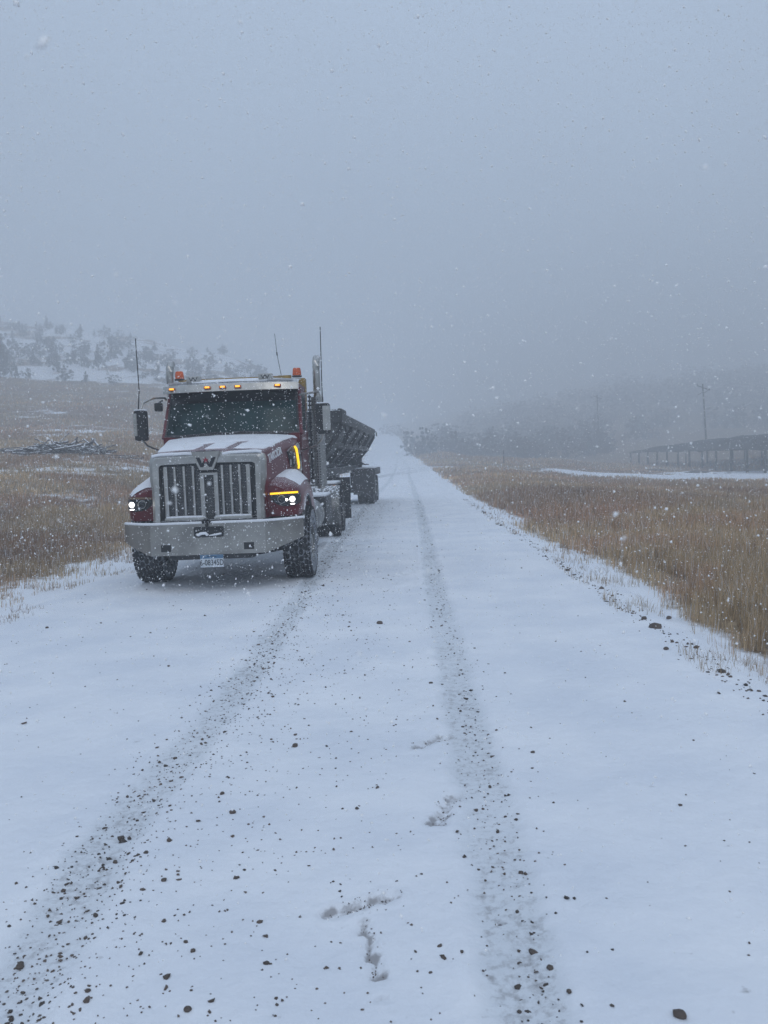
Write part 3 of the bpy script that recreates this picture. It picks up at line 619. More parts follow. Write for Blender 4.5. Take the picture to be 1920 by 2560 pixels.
# --- bumper: plate with openings, swept ends
def bumper():
    xsb = [-1.27, -1.19, -1.05, -.90, -.79, -.65, -.51, -.17, .21, .49, .63, .79, .90, 1.05, 1.19, 1.27]
    zs_ = [.52, .575, .67, .775, .89, .93, .945]
    def yb(x): a = max(0, abs(x)-.77); return .02+a*.42+a*a*.9
    def zb(x, z): a = max(0, abs(x)-.80)/.47; return z+(1-(z-.52)/.425)*.17*a
    bm = bmesh.new(); V = [[bm.verts.new((x, yb(x), zb(x, z))) for z in zs_] for x in xsb]
    for i in range(len(xsb)-1):
        for j in range(len(zs_)-1):
            xm, zm = (xsb[i]+xsb[i+1])/2, (zs_[j]+zs_[j+1])/2
            if -.17 < xm < .21 and .775 < zm < .89: continue
            if (.51 < abs(xm+ (0.0)) < .65) and .575 < zm < .67 and not (xm > .63 or xm < -.65): continue
            bm.faces.new((V[i][j], V[i+1][j], V[i+1][j+1], V[i][j+1]))
    # folded top lip
    T2 = [bm.verts.new((x, yb(x)+.09, .945)) for x in xsb]
    for i in range(len(xsb)-1): bm.faces.new((V[i][-1], V[i+1][-1], T2[i+1], T2[i]))
    bmesh.ops.recalc_face_normals(bm, faces=bm.faces)
    bmesh.ops.solidify(bm, geom=bm.faces[:], thickness=.008)
    b = MB(); b.join(bm); o = b.build('bumper', M['bumper'], TW, ang=22)
    s = MB()
    for sg in (0,):
        pts = [(x, yb(x)+.045, .955) for x in xsb]
        s.tube(pts, .022, 8)
    s.build('snow_ridge', M['snowy'], o)
    k = MB(); k.prism(rrect(-.19, .23, .755, .91, .03), 'y', .035, .18); fr = k.build('tow_opening', M['black'], o)
    k = MB()
    ring = rrect(-.185, .225, .76, .905, .03); ring2 = rrect(-.165, .205, .778, .887, .03)
    bm = bmesh.new(); A = [bm.verts.new((u, .008, v)) for u, v in ring]; B = [bm.verts.new((u, .008, v)) for u, v in ring2]; C_ = [bm.verts.new((u, .05, v)) for u, v in ring2]; D_ = [bm.verts.new((u, .05, v)) for u, v in ring]; n = len(A)
    for i in range(n):
        j = (i+1) % n; bm.faces.new((A[i], A[j], B[j], B[i])); bm.faces.new((B[i], B[j], C_[j], C_[i])); bm.faces.new((D_[i], D_[j], A[j], A[i]))
    bmesh.ops.recalc_face_normals(bm, faces=bm.faces); k.join(bm); k.build('opening_trim', M['black'], o)
    k = MB(); k.tube([(-.14, .03, .78), (-.10, .03, .81), (-.03, .03, .815), (.0, .03, .78)], .022, 8); k.tube([(.02, .03, .775), (.10, .03, .79), (.19, .03, .805)], .014, 8); k.build('snow_ridge', M['snowy'], o)
    for sx_ in (-.58, .56):
        k = MB(); k.prism(rrect(sx_-.075, sx_+.075, .57, .675, .018), 'y', .022, .09); k.build('step_hole', M['black'], o)
bumper()
k = MB(); k.tube([(-.06, .06, .94), (-.06, .02, .985), (-.02, .0, 1.005), (.03, .01, .995), (.05, .04, .94)], .018, 8); k.tube([(-.01, .02, 1.0), (.0, -.01, .90)], .02, 8); k.build('tow_hook', M['black'], TW)
# plate
pl = MB().box(-.112, .207, -.012, -.004, .350, .522, .004).build('licence_plate', M['white'], TW)
MB().box(-.110, .205, -.0150, -.0125, .470, .520).build('blue_band', M['plateblue'], pl)
text('6-08345D', .112, M['ink'], pl, FRONT(.047, -.0155, .410), 'plate_number', .0005, .72)
text('MONTANA', .026, M['ink'], pl, FRONT(.047, -.0170, .497), 'plate_heading', .0005, 1.0)
MB().box(-.60, .62, .12, .55, .44, .60, .05).build('skid_crossmember', M['steel'], TW)
MB().box(-.78, .78, .14, .50, .84, .99, .02).build('bumper_backing', M['black'], TW)
# --- grille surround
def surround():
    bm = bmesh.new()
    out = [(-.775, .95), (-.775, 1.28), (-.78, 1.42), (-.80, 1.55), (-.805, 1.80), (-.79, 1.87), (-.74, 1.905), (0, 1.925), (.74, 1.905), (.79, 1.87), (.805, 1.80), (.80, 1.55), (.78, 1.42), (.765, 1.28), (.775, .95)]
    inn = [(-.665, .95), (-.665, 1.28), (-.665, 1.42), (-.665, 1.55), (-.665, 1.70), (-.66, 1.745), (-.62, 1.765), (0, 1.775), (.62, 1.765), (.66, 1.745), (.665, 1.70), (.665, 1.55), (.665, 1.42), (.665, 1.28), (.665, .95)]
    rings = []
    for (u, v), (a, b) in zip(out, inn):
        cx, cz = u*.6+a*.4, v*.6+b*.4
        top = (v-1.0)*.06
        rings.append([(u, .34, v-.02 if abs(u) < .76 else v), (u*1.0, .17+top, v), (cx, .12+top, cz), (a*1.005, .13+top, b), (a, .26, b)])
    b = MB(); b.loft(rings, closed=True, cap=True); o = b.build('grille_surround', M['chrome'], TW, ang=40)
    # snow on the top of the surround
    for x0, x1 in ((-.76, -.2), (.22, .76)):
        s = MB(); s.tube([(x0, .215, 1.885), (x0+.1, .21, 1.905), (x1-.08, .205, 1.912), (x1, .21, 1.90)], .024, 8); s.build('snow_ridge', M['snowy'], o)
    return o
surround()
MB().box(-.70, .70, .250, .36, .93, 1.83).build('radiator_shroud', M['black'], TW)
gm = MB(); gm.box(-.585, .565, .235, .245, .99, 1.745); gpanel = gm.build('grille_mesh', M['mesh'], TW)
zt = 1.735
for x in (-.58, -.453, -.325, -.198, .205, .325, .445, .565):
    w_ = .016 if abs(x) < .56 else .028
    MB().box(x-w_, x+w_, .185, .233, 1.03, zt, .008).build('grille_bar', M['chrome'], TW)
for x in (-.075, .115): MB().box(x-.03, x+.03, .175, .233, 1.04, 1.60, .008).build('grille_bar', M['chrome'], TW)
MB().box(-.107, .147, .172, .233, 1.602, 1.635, .008).build('grille_bar', M['chrome'], TW)
for x0, x1 in ((-.615, -.035), (.065, .60)):
    g_ = MB().box(x0, x1, .165, .233, .970, 1.029, .01).build('grille_base', M['chrome'], TW)
    s = MB(); s.tube([(x0+.02, .195, 1.032), ((x0+x1)/2, .195, 1.036), (x1-.02, .195, 1.030)], .018, 8); s.build('snow_ridge', M['snowy'], g_)
# emblem shield
k = MB(); k.prism([(-.215, 1.885), (-.20, 1.80), (-.135, 1.655), (.12, 1.655), (.185, 1.80), (.215, 1.885), (.16, 1.935), (-.15, 1.935)], 'y', .205, .25); k.build('emblem_recess', M['black'], TW)
k = MB(); k.prism([(-.20, 1.93), (.20, 1.93), (.165, 1.83), (.095, 1.675), (-.095, 1.675), (-.165, 1.83)], 'y', .145, .20, .008); em = k.build('emblem_shield', M['chrome'], TW)
for ch in (em,):
    k = MB(); k.prism([(-.145, 1.855), (.145, 1.855), (.078, 1.705), (-.078, 1.705)], 'y', .1395, .144); k.build('emblem_face', M['chrome'], em)
    for sg in (-1, 1):
        k = MB(); k.prism([(sg*.138, 1.85), (sg*.085, 1.85), (sg*.052, 1.772), (sg*.024, 1.812), (sg*.0, 1.772), (sg*.042, 1.715), (sg*.078, 1.715)], 'y', .134, .139); k.build('emblem_letter', M['ink'], em)
    st = [(math.sin(2*math.pi*i/10)*(.044 if i % 2 == 0 else .018), 1.812+math.cos(2*math.pi*i/10)*(.044 if i % 2 == 0 else .018)) for i in range(10)]
    k = MB(); k.prism(st, 'y', .128, .133); k.build('emblem_star', M['star'], em)
# --- hood
HS = [ # y, top half width, z shoulder, z crown, side hw at mid, z mid, bottom hw, z bottom
 (.27, .75, 1.895, 1.915, .785, 1.55, .775, .98), (.42, .785, 1.93, 1.955, .815, 1.58, .79, .98), (.8, .84, 1.985, 2.02, .88, 1.62, .87, 1.05),
 (1.3, .92, 2.055, 2.10, .97, 1.68, .97, 1.15), (1.75, 1.0, 2.11, 2.165, 1.04, 1.72, 1.04, 1.25), (2.1, 1.06, 2.14, 2.21, 1.085, 1.74, 1.085, 1.3)]
def hoodtop(x, y):
    Yh = [h[0] for h in HS]; tw = np.interp(y, Yh, [h[1] for h in HS]); zs_ = np.interp(y, Yh, [h[2] for h in HS]); zc = np.interp(y, Yh, [h[3] for h in HS])
    q = np.clip(np.abs(x)/tw, 0, 1.1); return zc-(zc-zs_)*q**2.2-.04*np.clip(q-.93, 0, 1)/.07*.3
rings = []
for (y, tw, zs_, zc, sm, zm, sb, zb_) in HS:
    r = [(-sb, y, zb_), (-sm, y, zm), (-(sm*.4+tw*.6), y, (zs_*2+zm)/3), (-tw-.012, y, zs_-.035), (-tw+.03, y, zs_+.0)]
    for q in (-.66, -.33, 0, .33, .66): r.append((tw*q, y, float(hoodtop(tw*q, y))))
    r += [(tw-.03, y, zs_+.0), (tw+.012, y, zs_-.035), ((sm*.4+tw*.6), y, (zs_*2+zm)/3), (sm, y, zm), (sb, y, zb_)]
    rings.append(r)
hood = MB().loft(rings).build('hood', M['red'], TW, ang=50)
# lines pressed in the hood where the snow has slid off are left bare; the snow itself is a sheet with thickness
def hood_snow():
    nx, ny = 150, 120; gx = np.linspace(-1.08, 1.08, nx); gy = np.linspace(.36, 2.08, ny); GX, GY = np.meshgrid(gx, gy); 
    tw = np.interp(GY, [h[0] for h in HS], [h[1] for h in HS])
    n = fbm(GX+5, GY+3, 5, 3)-.5; n2 = fbm(GX+15, GY+3, 18, 3)-.5
    m_ = sstep(0, .05, tw-.015-np.abs(GX)+.05*n)
    def line(x0, y0, x1, y1, w0, w1):
        d = np.array([x1-x0, y1-y0]); t = ((GX-x0)*d[0]+(GY-y0)*d[1])/(d@d); tc_ = np.clip(t, 0, 1); dist = np.hypot(GX-x0-tc_*d[0], GY-y0-tc_*d[1]); ww = (w0+(w1-w0)*tc_)*1.7
        return 1-sstep(ww*.55, ww*1.1, dist+.03*n+.02*n2)
    bare = np.zeros_like(GX)
    for a in ((-.78, .45, .74, .44, .07, .05), (-.19, .42, -.10, 1.02, .06, .06), (.24, .42, .34, 1.12, .05, .06), (-.62, .80, -.08, 1.02, .015, .05), (-.08, 1.02, .36, 1.12, .045, .03), (.36, 1.1, .44, 1.25, .05, .005)):
        bare = np.maximum(bare, line(*a))
    m_ = m_*(1-bare); hz = hoodtop(GX, GY)+.004+.014*sstep(.15, .9, m_)*(1+.6*n)-.012*(m_ < .12)
    keep = (m_ > .12); f = gridfaces(ny, nx); kf = keep.ravel()[f].any(axis=1)
    o = npmesh('hood_snow', np.stack([GX.ravel(), GY.ravel(), hz.ravel()], 1), [f[kf]], M['snowy'], smooth=True, parent=hood)
hood_snow()
# fenders
def fender(sg):
    def zo(y): return float(np.interp(y, [.45, .55, .8, 1.2, 1.6, 1.9, 2.15, 2.35], [1.345, 1.375, 1.40, 1.45, 1.45, 1.39, 1.25, 1.02]))
    def zi(y): return float(np.interp(y, [.45, .7, 1.2, 1.6, 2.0, 2.35], [1.46, 1.53, 1.62, 1.63, 1.55, 1.30]))
    def zbm(y): q = .70**2-(y-1.3)**2; return max(.985 if y < .78 else .80, .53+math.sqrt(max(q, 0))) if .66 < y < 2.0 else (.985 if y < 1 else .85)
    def ox(y): return float(np.interp(y, [.40, .45, .55, .75, 1.3], [1.08, 1.16, 1.215, 1.245, 1.255]))
    rings = []
    for y in (.40, .43, .48, .55, .66, .72, .8, .9, 1.0, 1.15, 1.3, 1.45, 1.6, 1.75, 1.88, 1.96, 2.05, 2.2, 2.33):
        o_ = ox(y); xi = float(np.interp(y, [.4, 1.3, 2.3], [.78, .92, 1.02])); a = zo(y); c = zi(y); b = zbm(y); c = max(c, a+.02)
        if y < .45: c -= .04; a -= .02
        rings.append([(sg*xi, y, b), (sg*(o_-.02), y, b), (sg*o_, y, b+.03), (sg*(o_+.003), y, (a+b)/2), (sg*o_, y, a-.045), (sg*(o_-.03), y, a), (sg*(o_*.72+xi*.28), y, a*.72+c*.28+.025), (sg*(o_*.4+xi*.6), y, a*.3+c*.7+.03), (sg*xi, y, c)])
    f = MB().loft(rings).build('fender', M['red'], TW, ang=38)
    # flare of black rubber round the arch
    k = MB(); k.tube([(sg*1.245, 1.3+.715*math.cos(R(a)), .53+.715*math.sin(R(a))) for a in range(15, 166, 10)], .022, 6); k.build('arch_lip', M['steel'], f)
    # snow on fender top
    bm = bmesh.new(); Rn = []
    ysn = np.linspace(.45 if sg < 0 else .74, 2.02, 15)
    for i, y in enumerate(ysn):
        o_ = ox(y); xi = float(np.interp(y, [.4, 1.3, 2.3], [.78, .92, 1.02])); a = zo(y); c = max(zi(y), a+.02)
        e = 1 if 0 < i < 14 else 0; lo = .0 if sg < 0 else float(np.interp(y, [.7, 1.0], [.25, .0]))
        row = []
        for q in np.linspace(.04, .965 if sg < 0 else .93, 10):
            x = xi*(1-q)+o_*q; z = np.interp(q, [0, .4, .72, .95, 1], [c, a*.3+c*.7+.03, a*.72+c*.28+.025, a, a-.045]); t = (.03 if sg < 0 else .02)*e*math.sin(min(1, max(0, (q-.04)/.9))*math.pi)**.3
            row.append(bm.verts.new((sg*x, y, z+t+.003*e)))
        Rn.append(row)
    for i in range(14):
        for j in range(9): bm.faces.new((Rn[i][j], Rn[i][j+1], Rn[i+1][j+1], Rn[i+1][j]))
    bmesh.ops.recalc_face_normals(bm, faces=bm.faces); b = MB(); b.join(bm); b.build('fender_snow', M['snowy'], f)
    # headlight cluster
    def yf(x): return float(np.interp(x, [.78, 1.08, 1.16, 1.215, 1.24], [.40, .40, .43, .50, .62]))-.003
    def shell(name, pts, m, off, thick, parent):
        bm = bmesh.new(); rows_ = []
        for (x, zlo, zhi) in pts:
            rows_.append([bm.verts.new((sg*x, yf(x)-off, zlo+(zhi-zlo)*q)) for q in (0, .5, 1)])
        for i in range(len(rows_)-1):
            for j in range(2): bm.faces.new((rows_[i][j], rows_[i+1][j], rows_[i+1][j+1], rows_[i][j+1]))
        bmesh.ops.recalc_face_normals(bm, faces=bm.faces); bmesh.ops.solidify(bm, geom=bm.faces[:], thickness=thick); b = MB(); b.join(bm); return b.build(name, m, parent)
    hl = shell('headlight', [(.82, 1.262, 1.275), (.86, 1.20, 1.285), (.92, 1.155, 1.29), (1.0, 1.130, 1.293), (1.08, 1.125, 1.295), (1.16, 1.135, 1.297), (1.215, 1.155, 1.297), (1.235, 1.18, 1.295)], M['lens'], .006, .012, f)
    shell('turn_signal', [(.825, 1.292, 1.318), (1.0, 1.297, 1.325), (1.08, 1.30, 1.327), (1.16, 1.30, 1.327), (1.21, 1.30, 1.327)], M['amber'] if sg > 0 else M['amberoff'], .014, .012, f)
    for (x, r, m_, nm) in ((1.135, .035, 'lamp', 'lit_bulb'), (.985, .045, 'lens', 'projector_lens')):
        y0 = yf(x)-.012
        b = MB(); b.lathe([(y0-.028, .0001), (y0-.026, r*.6), (y0-.018, r), (y0+.01, r*1.02)], 'y', 24, (sg*x, 0, 1.222), close=False); b.build(nm, M[m_], hl)
        b = MB(); b.tube([(sg*x+r*1.18*math.cos(t), y0-.008, 1.222+r*1.18*math.sin(t)) for t in np.linspace(0, 2*math.pi, 21)], .007, 6); b.build('lamp_ring', M['chrome'], hl)
    if sg > 0:
        b = MB(); b.lathe([(yf(1.05)-.03, .0001), (yf(1.05)-.02, .018), (yf(1.05), .018)], 'y', 14, (sg*1.055, 0, 1.215), close=False); b.build('lit_bulb', M['lamp'], hl)
    b = MB(); b.box(sg*1.135-.03, sg*1.135+.03, yf(1.135)-.022, yf(1.135)-.01, 1.150, 1.160); b.build('lit_bulb', M['lamp'], hl)
    return f
fr_ = fender(1); fl_ = fender(-1)
# side vent, amber edge, chrome panel on the left side of the hood (both sides)
for sg in (-1, 1):
    def sidept(y, z):   # point on hood side
        h = [np.interp(y, [q[0] for q in HS], [q[i] for q in HS]) for i in range(1, 8)]
        tw, zs_, zc, sm, zm, sb, zb_ = h; ptz = [zb_, zm, (zs_*2+zm)/3, zs_-.035]; ptx = [sb, sm, sm*.4+tw*.6, tw+.012]
        return float(np.interp(z, ptz, ptx))
    def sheet(name, poly, m, off, th, parent):
        bm = bmesh.new(); A = [bm.verts.new((sg*(sidept(y, z)+off), y, z)) for y, z in poly]; bm.faces.new(A)
        bmesh.ops.recalc_face_normals(bm, faces=bm.faces)
        r_ = bmesh.ops.extrude_face_region(bm, geom=bm.faces[:]); bmesh.ops.translate(bm, vec=(sg*th, 0, 0), verts=[g for g in r_['geom'] if isinstance(g, bmesh.types.BMVert)])
        bmesh.ops.recalc_face_normals(bm, faces=bm.faces); b = MB(); b.join(bm); return b.build(name, m, parent)
    vt = sheet('side_vent', [(1.38, 1.90), (1.66, 1.985), (1.74, 1.96), (1.80, 1.66), (1.72, 1.60), (1.44, 1.68)], M['black'], -.01, .035, hood)
    sheet('vent_panel', [(1.83, 1.98), (1.94, 2.04), (2.02, 2.0), (2.06, 1.62), (1.97, 1.55), (1.86, 1.60)], M['chrome'], -.01, .04, hood)
    b = MB()
    for q in range(5):
        yv_ = 1.39+q*.06; b.tube([(sg*(sidept(yv_, 1.7)+.03), yv_, 1.68), (sg*(sidept(yv_+.1, 1.9)+.03), yv_+.08, 1.90)], .006, 5)
    b.build('vent_bars', M['steel'], vt)
    p = [(sg*(sidept(y, z)+.035), y, z) for y, z in ((1.71, 1.975), (1.78, 1.94), (1.80, 1.80), (1.81, 1.68), (1.79, 1.64))]
    b = MB(); b.tube(p, .019, 8); b.build('vent_light', M['amber'] if sg > 0 else M['amberoff'], vt)
    b = MB(); b.tube([(sg*(sidept(y, z)+.03), y, z) for y, z in ((1.42, 1.92), (1.55, 1.965), (1.68, 1.985))], .007, 6); b.build('vent_edge', M['amberoff'], vt); b = MB(); b.tube([(sg*(sidept(y, z)+.03), y, z) for y, z in ((1.43, 1.655), (1.58, 1.61), (1.69, 1.60))], .007, 6); b.build('vent_edge', M['amberoff'], vt)
    side = Matrix.Translation((sg*(sidept(1.92, 1.8)+.038), 1.92, 1.80)) @ Matrix.Rotation(R(90*sg), 4, 'Z') @ Matrix.Rotation(R(90), 4, 'X')
    text('W', .16, M['ink'], hood, side, 'panel_letter', .003)
p0 = Vector((sidept(.60, 1.80)+.006, .60, 1.80)) if False else None
def sp2(y, z):
    h = [np.interp(y, [q[0] for q in HS], [q[i] for q in HS]) for i in range(1, 8)]; tw, zs_, zc, sm, zm, sb, zb_ = h
    return Vector((float(np.interp(z, [zb_, zm, (zs_*2+zm)/3, zs_-.035], [sb, sm, sm*.4+tw*.6, tw+.012])), y, z))
ax = (sp2(1.15, 1.93)-sp2(.45, 1.80)).normalized(); ay = (sp2(.8, 1.93)-sp2(.8, 1.80)).normalized(); az = ax.cross(ay).normalized(); ay = az.cross(ax)
c_ = sp2(.80, 1.855)+az*.006
mt = Matrix(((ax.x, ay.x, az.x, c_.x), (ax.y, ay.y, az.y, c_.y), (ax.z, ay.z, az.z, c_.z), (0, 0, 0, 1)))
text('TAKODA', .155, M['badge'], hood, mt, 'side_lettering', .004, 1.05)
# --- cab
def cabring(y, hw, zb_, zt_, hwt, zm=2.2): return [(-hw, y, zb_), (-hw, y, zm), (-hwt, y, zt_-.1), (-hwt+.08, y, zt_-.02), (-.5, y, zt_+.02), (.5, y, zt_+.02), (hwt-.08, y, zt_-.02), (hwt, y, zt_-.1), (hw, y, zm), (hw, y, zb_)]
lower = [cabring(2.08, 1.07, 1.02, 2.22, 1.05, 1.7), cabring(3.3, 1.10, 1.02, 2.30, 1.10, 1.7)]
cab = MB(); cab.loft([[(-1.07, y, 1.0), (-1.09, y, 1.9), (-1.09, y, zt_), (1.09, y, zt_), (1.09, y, 1.9), (1.07, y, 1.0)] for y, zt_ in ((2.06, 2.205), (2.4, 2.24), (3.3, 2.24))])
cab.loft([[(-1.07, 3.0, 2.2), (-1.04, 3.05, 2.96), (1.04, 3.05, 2.96), (1.07, 3.0, 2.2)], [(-1.07, 3.32, 2.2), (-1.04, 3.32, 2.96), (1.04, 3.32, 2.96), (1.07, 3.32, 2.2)]])
cabo = cab.build('cab', M['red'], TW)
rf = MB(); rf.loft([[(-1.05, y, z0), (-1.07, y, z0+.07), (-.95, y, z0+.14), (-.5, y, z0+.17), (.5, y, z0+.17), (.95, y, z0+.14), (1.07, y, z0+.07), (1.05, y, z0)] for y, z0 in ((2.36, 2.92), (2.6, 2.95), (3.3, 2.95), (3.36, 2.93))])
roof = rf.build('roof', M['red'], cabo)
s = MB(); s.loft([[(-.98, y, z0+.13), (-.92, y, z0+.16+h), (-.5, y, z0+.185+h), (.5, y, z0+.185+h), (.92, y, z0+.16+h), (.98, y, z0+.13)] for y, z0, h in ((2.38, 2.925, -.005), (2.45, 2.93, .015), (2.8, 2.95, .025), (3.25, 2.95, .02), (3.33, 2.93, 0))]); s.build('roof_snow', M['snowy'], roof)
# windshield and pillars
def quadpane(name, P, m, th, parent):
    bm = bmesh.new(); A = [bm.verts.new(p) for p in P]; bm.faces.new(A); bmesh.ops.solidify(bm, geom=bm.faces[:], thickness=th); bmesh.ops.recalc_face_normals(bm, faces=bm.faces); b = MB(); b.join(bm); return b.build(name, m, parent)
def wsp(x, t, off=0): # windshield surface, t 0 bottom 1 top
    y = 1.95+.40*t+.17*(abs(x)/1.05)**2; z = 2.205+.74*t; return (x*(1-.04*t), y-off, z)
rings = [[wsp(x, t) for x in np.linspace(-1.075, 1.075, 15)] for t in (0, .25, .5, .72)]
bm = bmesh.new()
def sheetgrid(rr, name, m, th, parent, ang=30):
    bm = bmesh.new(); V = [[bm.verts.new(p) for p in r] for r in rr]
    for i in range(len(V)-1):
        for j in range(len(V[0])-1): bm.faces.new((V[i][j], V[i][j+1], V[i+1][j+1], V[i+1][j]))
    bmesh.ops.recalc_face_normals(bm, faces=bm.faces); bmesh.ops.solidify(bm, geom=bm.faces[:], thickness=th); b = MB(); b.join(bm); return b.build(name, m, parent, ang=ang)
ws = sheetgrid(rings, 'windshield', M['glass'], .01, cabo)
sheetgrid([[wsp(x, t, .0) for x in np.linspace(-1.075, 1.075, 15)] for t in (.72, .86, 1.0)], 'shade_band', M['darkglass'], .01, ws)
sheetgrid([[wsp(x, t, .006) for x in np.linspace(-1.09, 1.09, 15)] for t in (-.02, .03)], 'windshield_seal', M['black'], .02, ws)
for sg in (-1, 1):
    MB().tube([wsp(sg*1.10, -.03), wsp(sg*1.10, .5), wsp(sg*1.10, 1.0)], .035, 8).build('pillar', M['red'], cabo)
    MB().tube([wsp(sg*1.065, -.03, .012), wsp(sg*1.065, .5, .012), wsp(sg*1.065, 1.0, .012)], .018, 8).build('pillar_trim', M['black'], cabo)
    b = MB(); b.tube([wsp(sg*.62, .02, .03), wsp(sg*.2, .06, .035), wsp(-sg*.12, .035, .03)], .010, 6); b.build('wiper', M['black'], ws)
MB().box(-.012, .012, 1.93, 1.94, 2.2, 2.21)
b = MB(); b.box(.13, .21, 2.32, 2.36, 2.60, 2.66, .01); b.tube([(.16, 2.30, 2.80), (.17, 2.3, 2.62)], .014, 6); b.build('dash_camera', M['black'], ws)
vz = [(y, zz) for y, zz in ((2.02, 2.905), (2.06, 3.02), (2.16, 3.07), (2.42, 3.10))]
rr_ = []
for (y, z) in vz:
    rr_.append([(x*1.0, y+.16*(abs(x)/1.09)**3, z) for x in np.linspace(-1.09, 1.09, 17)])
vis = sheetgrid(rr_, 'sun_visor', M['chrome'], .015, cabo)
b = MB(); b.loft([[(x, y+.16*(abs(x)/1.09)**3, z), (x, y+.16*(abs(x)/1.09)**3+.10, z+.008), (x, y+.28, z+.02), (x, y+.05, z+.03)] for x, y, z in ((-1.0, 2.10, 3.045), (-.6, 2.10, 3.05), (0, 2.10, 3.055), (.6, 2.1, 3.05), (1.0, 2.10, 3.045))]); b.build('visor_snow', M['snowy'], vis)
for x in (-.93, -.34, -.095, .145, .77):
    yv_ = 2.02+.16*(abs(x)/1.09)**3+.02
    mk = MB().box(x-.055, x+.055, yv_-.035, yv_+.01, 2.945, 2.985, .008).build('marker_light', M['markerbase'], vis)
    MB().box(x-.036, x+.036, yv_-.045, yv_-.03, 2.955, 2.982, .006).build('lit_bulb', M['marker'], mk)
for x in (-.585, .57):
    bx2 = MB().box(x-.11, x+.11, 2.14, 2.27, 3.055, 3.165, .012).build('roof_camera_box', M['chrome'], roof)
    text('W', .095, M['ink'], bx2, FRONT(x, 2.137, 3.11), 'box_letter', .002, 1.5)
# doors, side glass
for sg in (-1, 1):
    X0 = sg*1.092
    d = MB().prism([(2.14, 1.06), (3.22, 1.06), (3.24, 2.26), (2.16, 2.26)], 'x', X0, X0+sg*.014).build('door', M['red'], cabo)
    MB().prism([(2.42, 2.24), (2.22, 2.26), (2.50, 2.90), (3.24, 2.92), (3.24, 2.24)], 'x', sg*1.06, sg*1.085).build('door_frame', M['red'], d)
    MB().prism([(2.34, 2.27), (2.54, 2.85), (2.98, 2.87), (2.98, 2.10), (2.75, 2.10)], 'x', sg*1.088, sg*1.098).build('side_window', M['glass'], d)
    MB().tube([(sg*1.12, 2.95, 1.72), (sg*1.135, 2.95, 1.84), (sg*1.135, 3.12, 1.84), (sg*1.12, 3.12, 1.72)], .012, 6).build('door_handle', M['chrome'], d)
    MB().box(min(sg*1.06, sg*1.16), max(sg*1.06, sg*1.16), 2.1, 3.3, .93, 1.01, .01).build('rocker_panel', M['chrome'], cabo)
# mirrors with arms and whip antennas
for sg in (-1, 1):
    mxx = 1.53 if sg > 0 else -1.245; am = abs(mxx)
    arm = MB().tube([(sg*1.08, 2.32, 2.82), (sg*(am-.17), 2.2, 2.845), (sg*(am-.08), 1.85, 2.82), (sg*(am-.02), 1.50, 2.72), (mxx, 1.42, 2.60)], .017, 8)
    arm.tube([(mxx, 1.45, 2.16), (sg*(am-.04), 1.55, 2.07), (sg*(am-.17), 1.9, 1.98), (sg*1.08, 2.25, 1.92)], .016, 8)
    arm = arm.build('mirror_arm', M['chrome'], cabo)
    b = MB(); b.prism(rrect(mxx-(.09 if sg < 0 else .108), mxx+(.09 if sg < 0 else .108), 2.145, 2.605, .035), 'y', 1.36, 1.50, .015); h = b.build('mirror', M['black'], cabo)
    xo = (1.53, 1.642) if sg > 0 else (-1.337, -1.285)
    b = MB(); b.prism(rrect(xo[0], xo[1], 2.20 if sg > 0 else 2.22, 2.565 if sg > 0 else 2.56, .012), 'y', 1.335, 1.362, .006); b.build('mirror_cover', M['chrome'], h)
    b = MB(); b.box(mxx-.09, mxx+.09, 1.38, 1.48, 2.600, 2.622, .01); b.build('mirror_snow', M['snowy'], h)
    MB().tube([(mxx-.03*(sg < 0), 1.42, 2.61), (mxx, 1.42, 2.9), (mxx-.012, 1.42, 3.69) if sg < 0 else (mxx+.012, 1.42, 3.75)], .0095, 6, .007).build('whip_antenna', M['black'], h)
b = MB(); b.box(-1.20, -1.08, 2.0, 2.12, 2.62, 2.76, .03); b.tube([(-1.08, 2.1, 2.8), (-1.18, 2.05, 2.72)], .015, 6); b.build('hood_mirror', M['black'], cabo)
# headache rack behind the cab, beacons, aerial
rk = MB(); rk.box(-1.02, .62, 3.42, 3.50, 3.185, 3.245, .006)
rk.build('rack_beam', M['yellow'], TW)
b = MB(); b.box(.82, 1.07, 3.40, 3.66, 2.62, 3.19, .01); b.box(.6, .83, 3.41, 3.5, 3.18, 3.25); b.build('rack_upright', M['yellow'], TW); b = MB().box(-1.14, -.94, 3.40, 3.6, 2.62, 3.235, .01).build('rack_upright', M['yellow'], TW)
for x, z in ((-1.13, 3.235), (.93, 3.215)):
    b = MB(); b.lathe([(z, .085), (z+.025, .085), (z+.03, .07)], 'z', 20, (x, 3.46, 0)); base = b.build('beacon', M['black'], TW)
    b = MB(); b.lathe([(z+.022, .076), (z+.06, .077), (z+.13, .070), (z+.155, .060), (z+.162, .04), (z+.163, .0001)], 'z', 24, (x, 3.46, 0), close=False); b.build('beacon_dome', M['beacon'], base)
b = MB(); b.tube([(.66, 3.45, 3.18), (.66, 3.45, 3.24)], .02, 8); b.tube([(.66, 3.45, 3.24), (.60, 3.45, 3.62), (.575, 3.45, 3.98)], .005, 6, .004); b.tube([(.603, 3.45, 3.60), (.597, 3.45, 3.66)], .011, 6); b.build('roof_aerial', M['black'], TW)
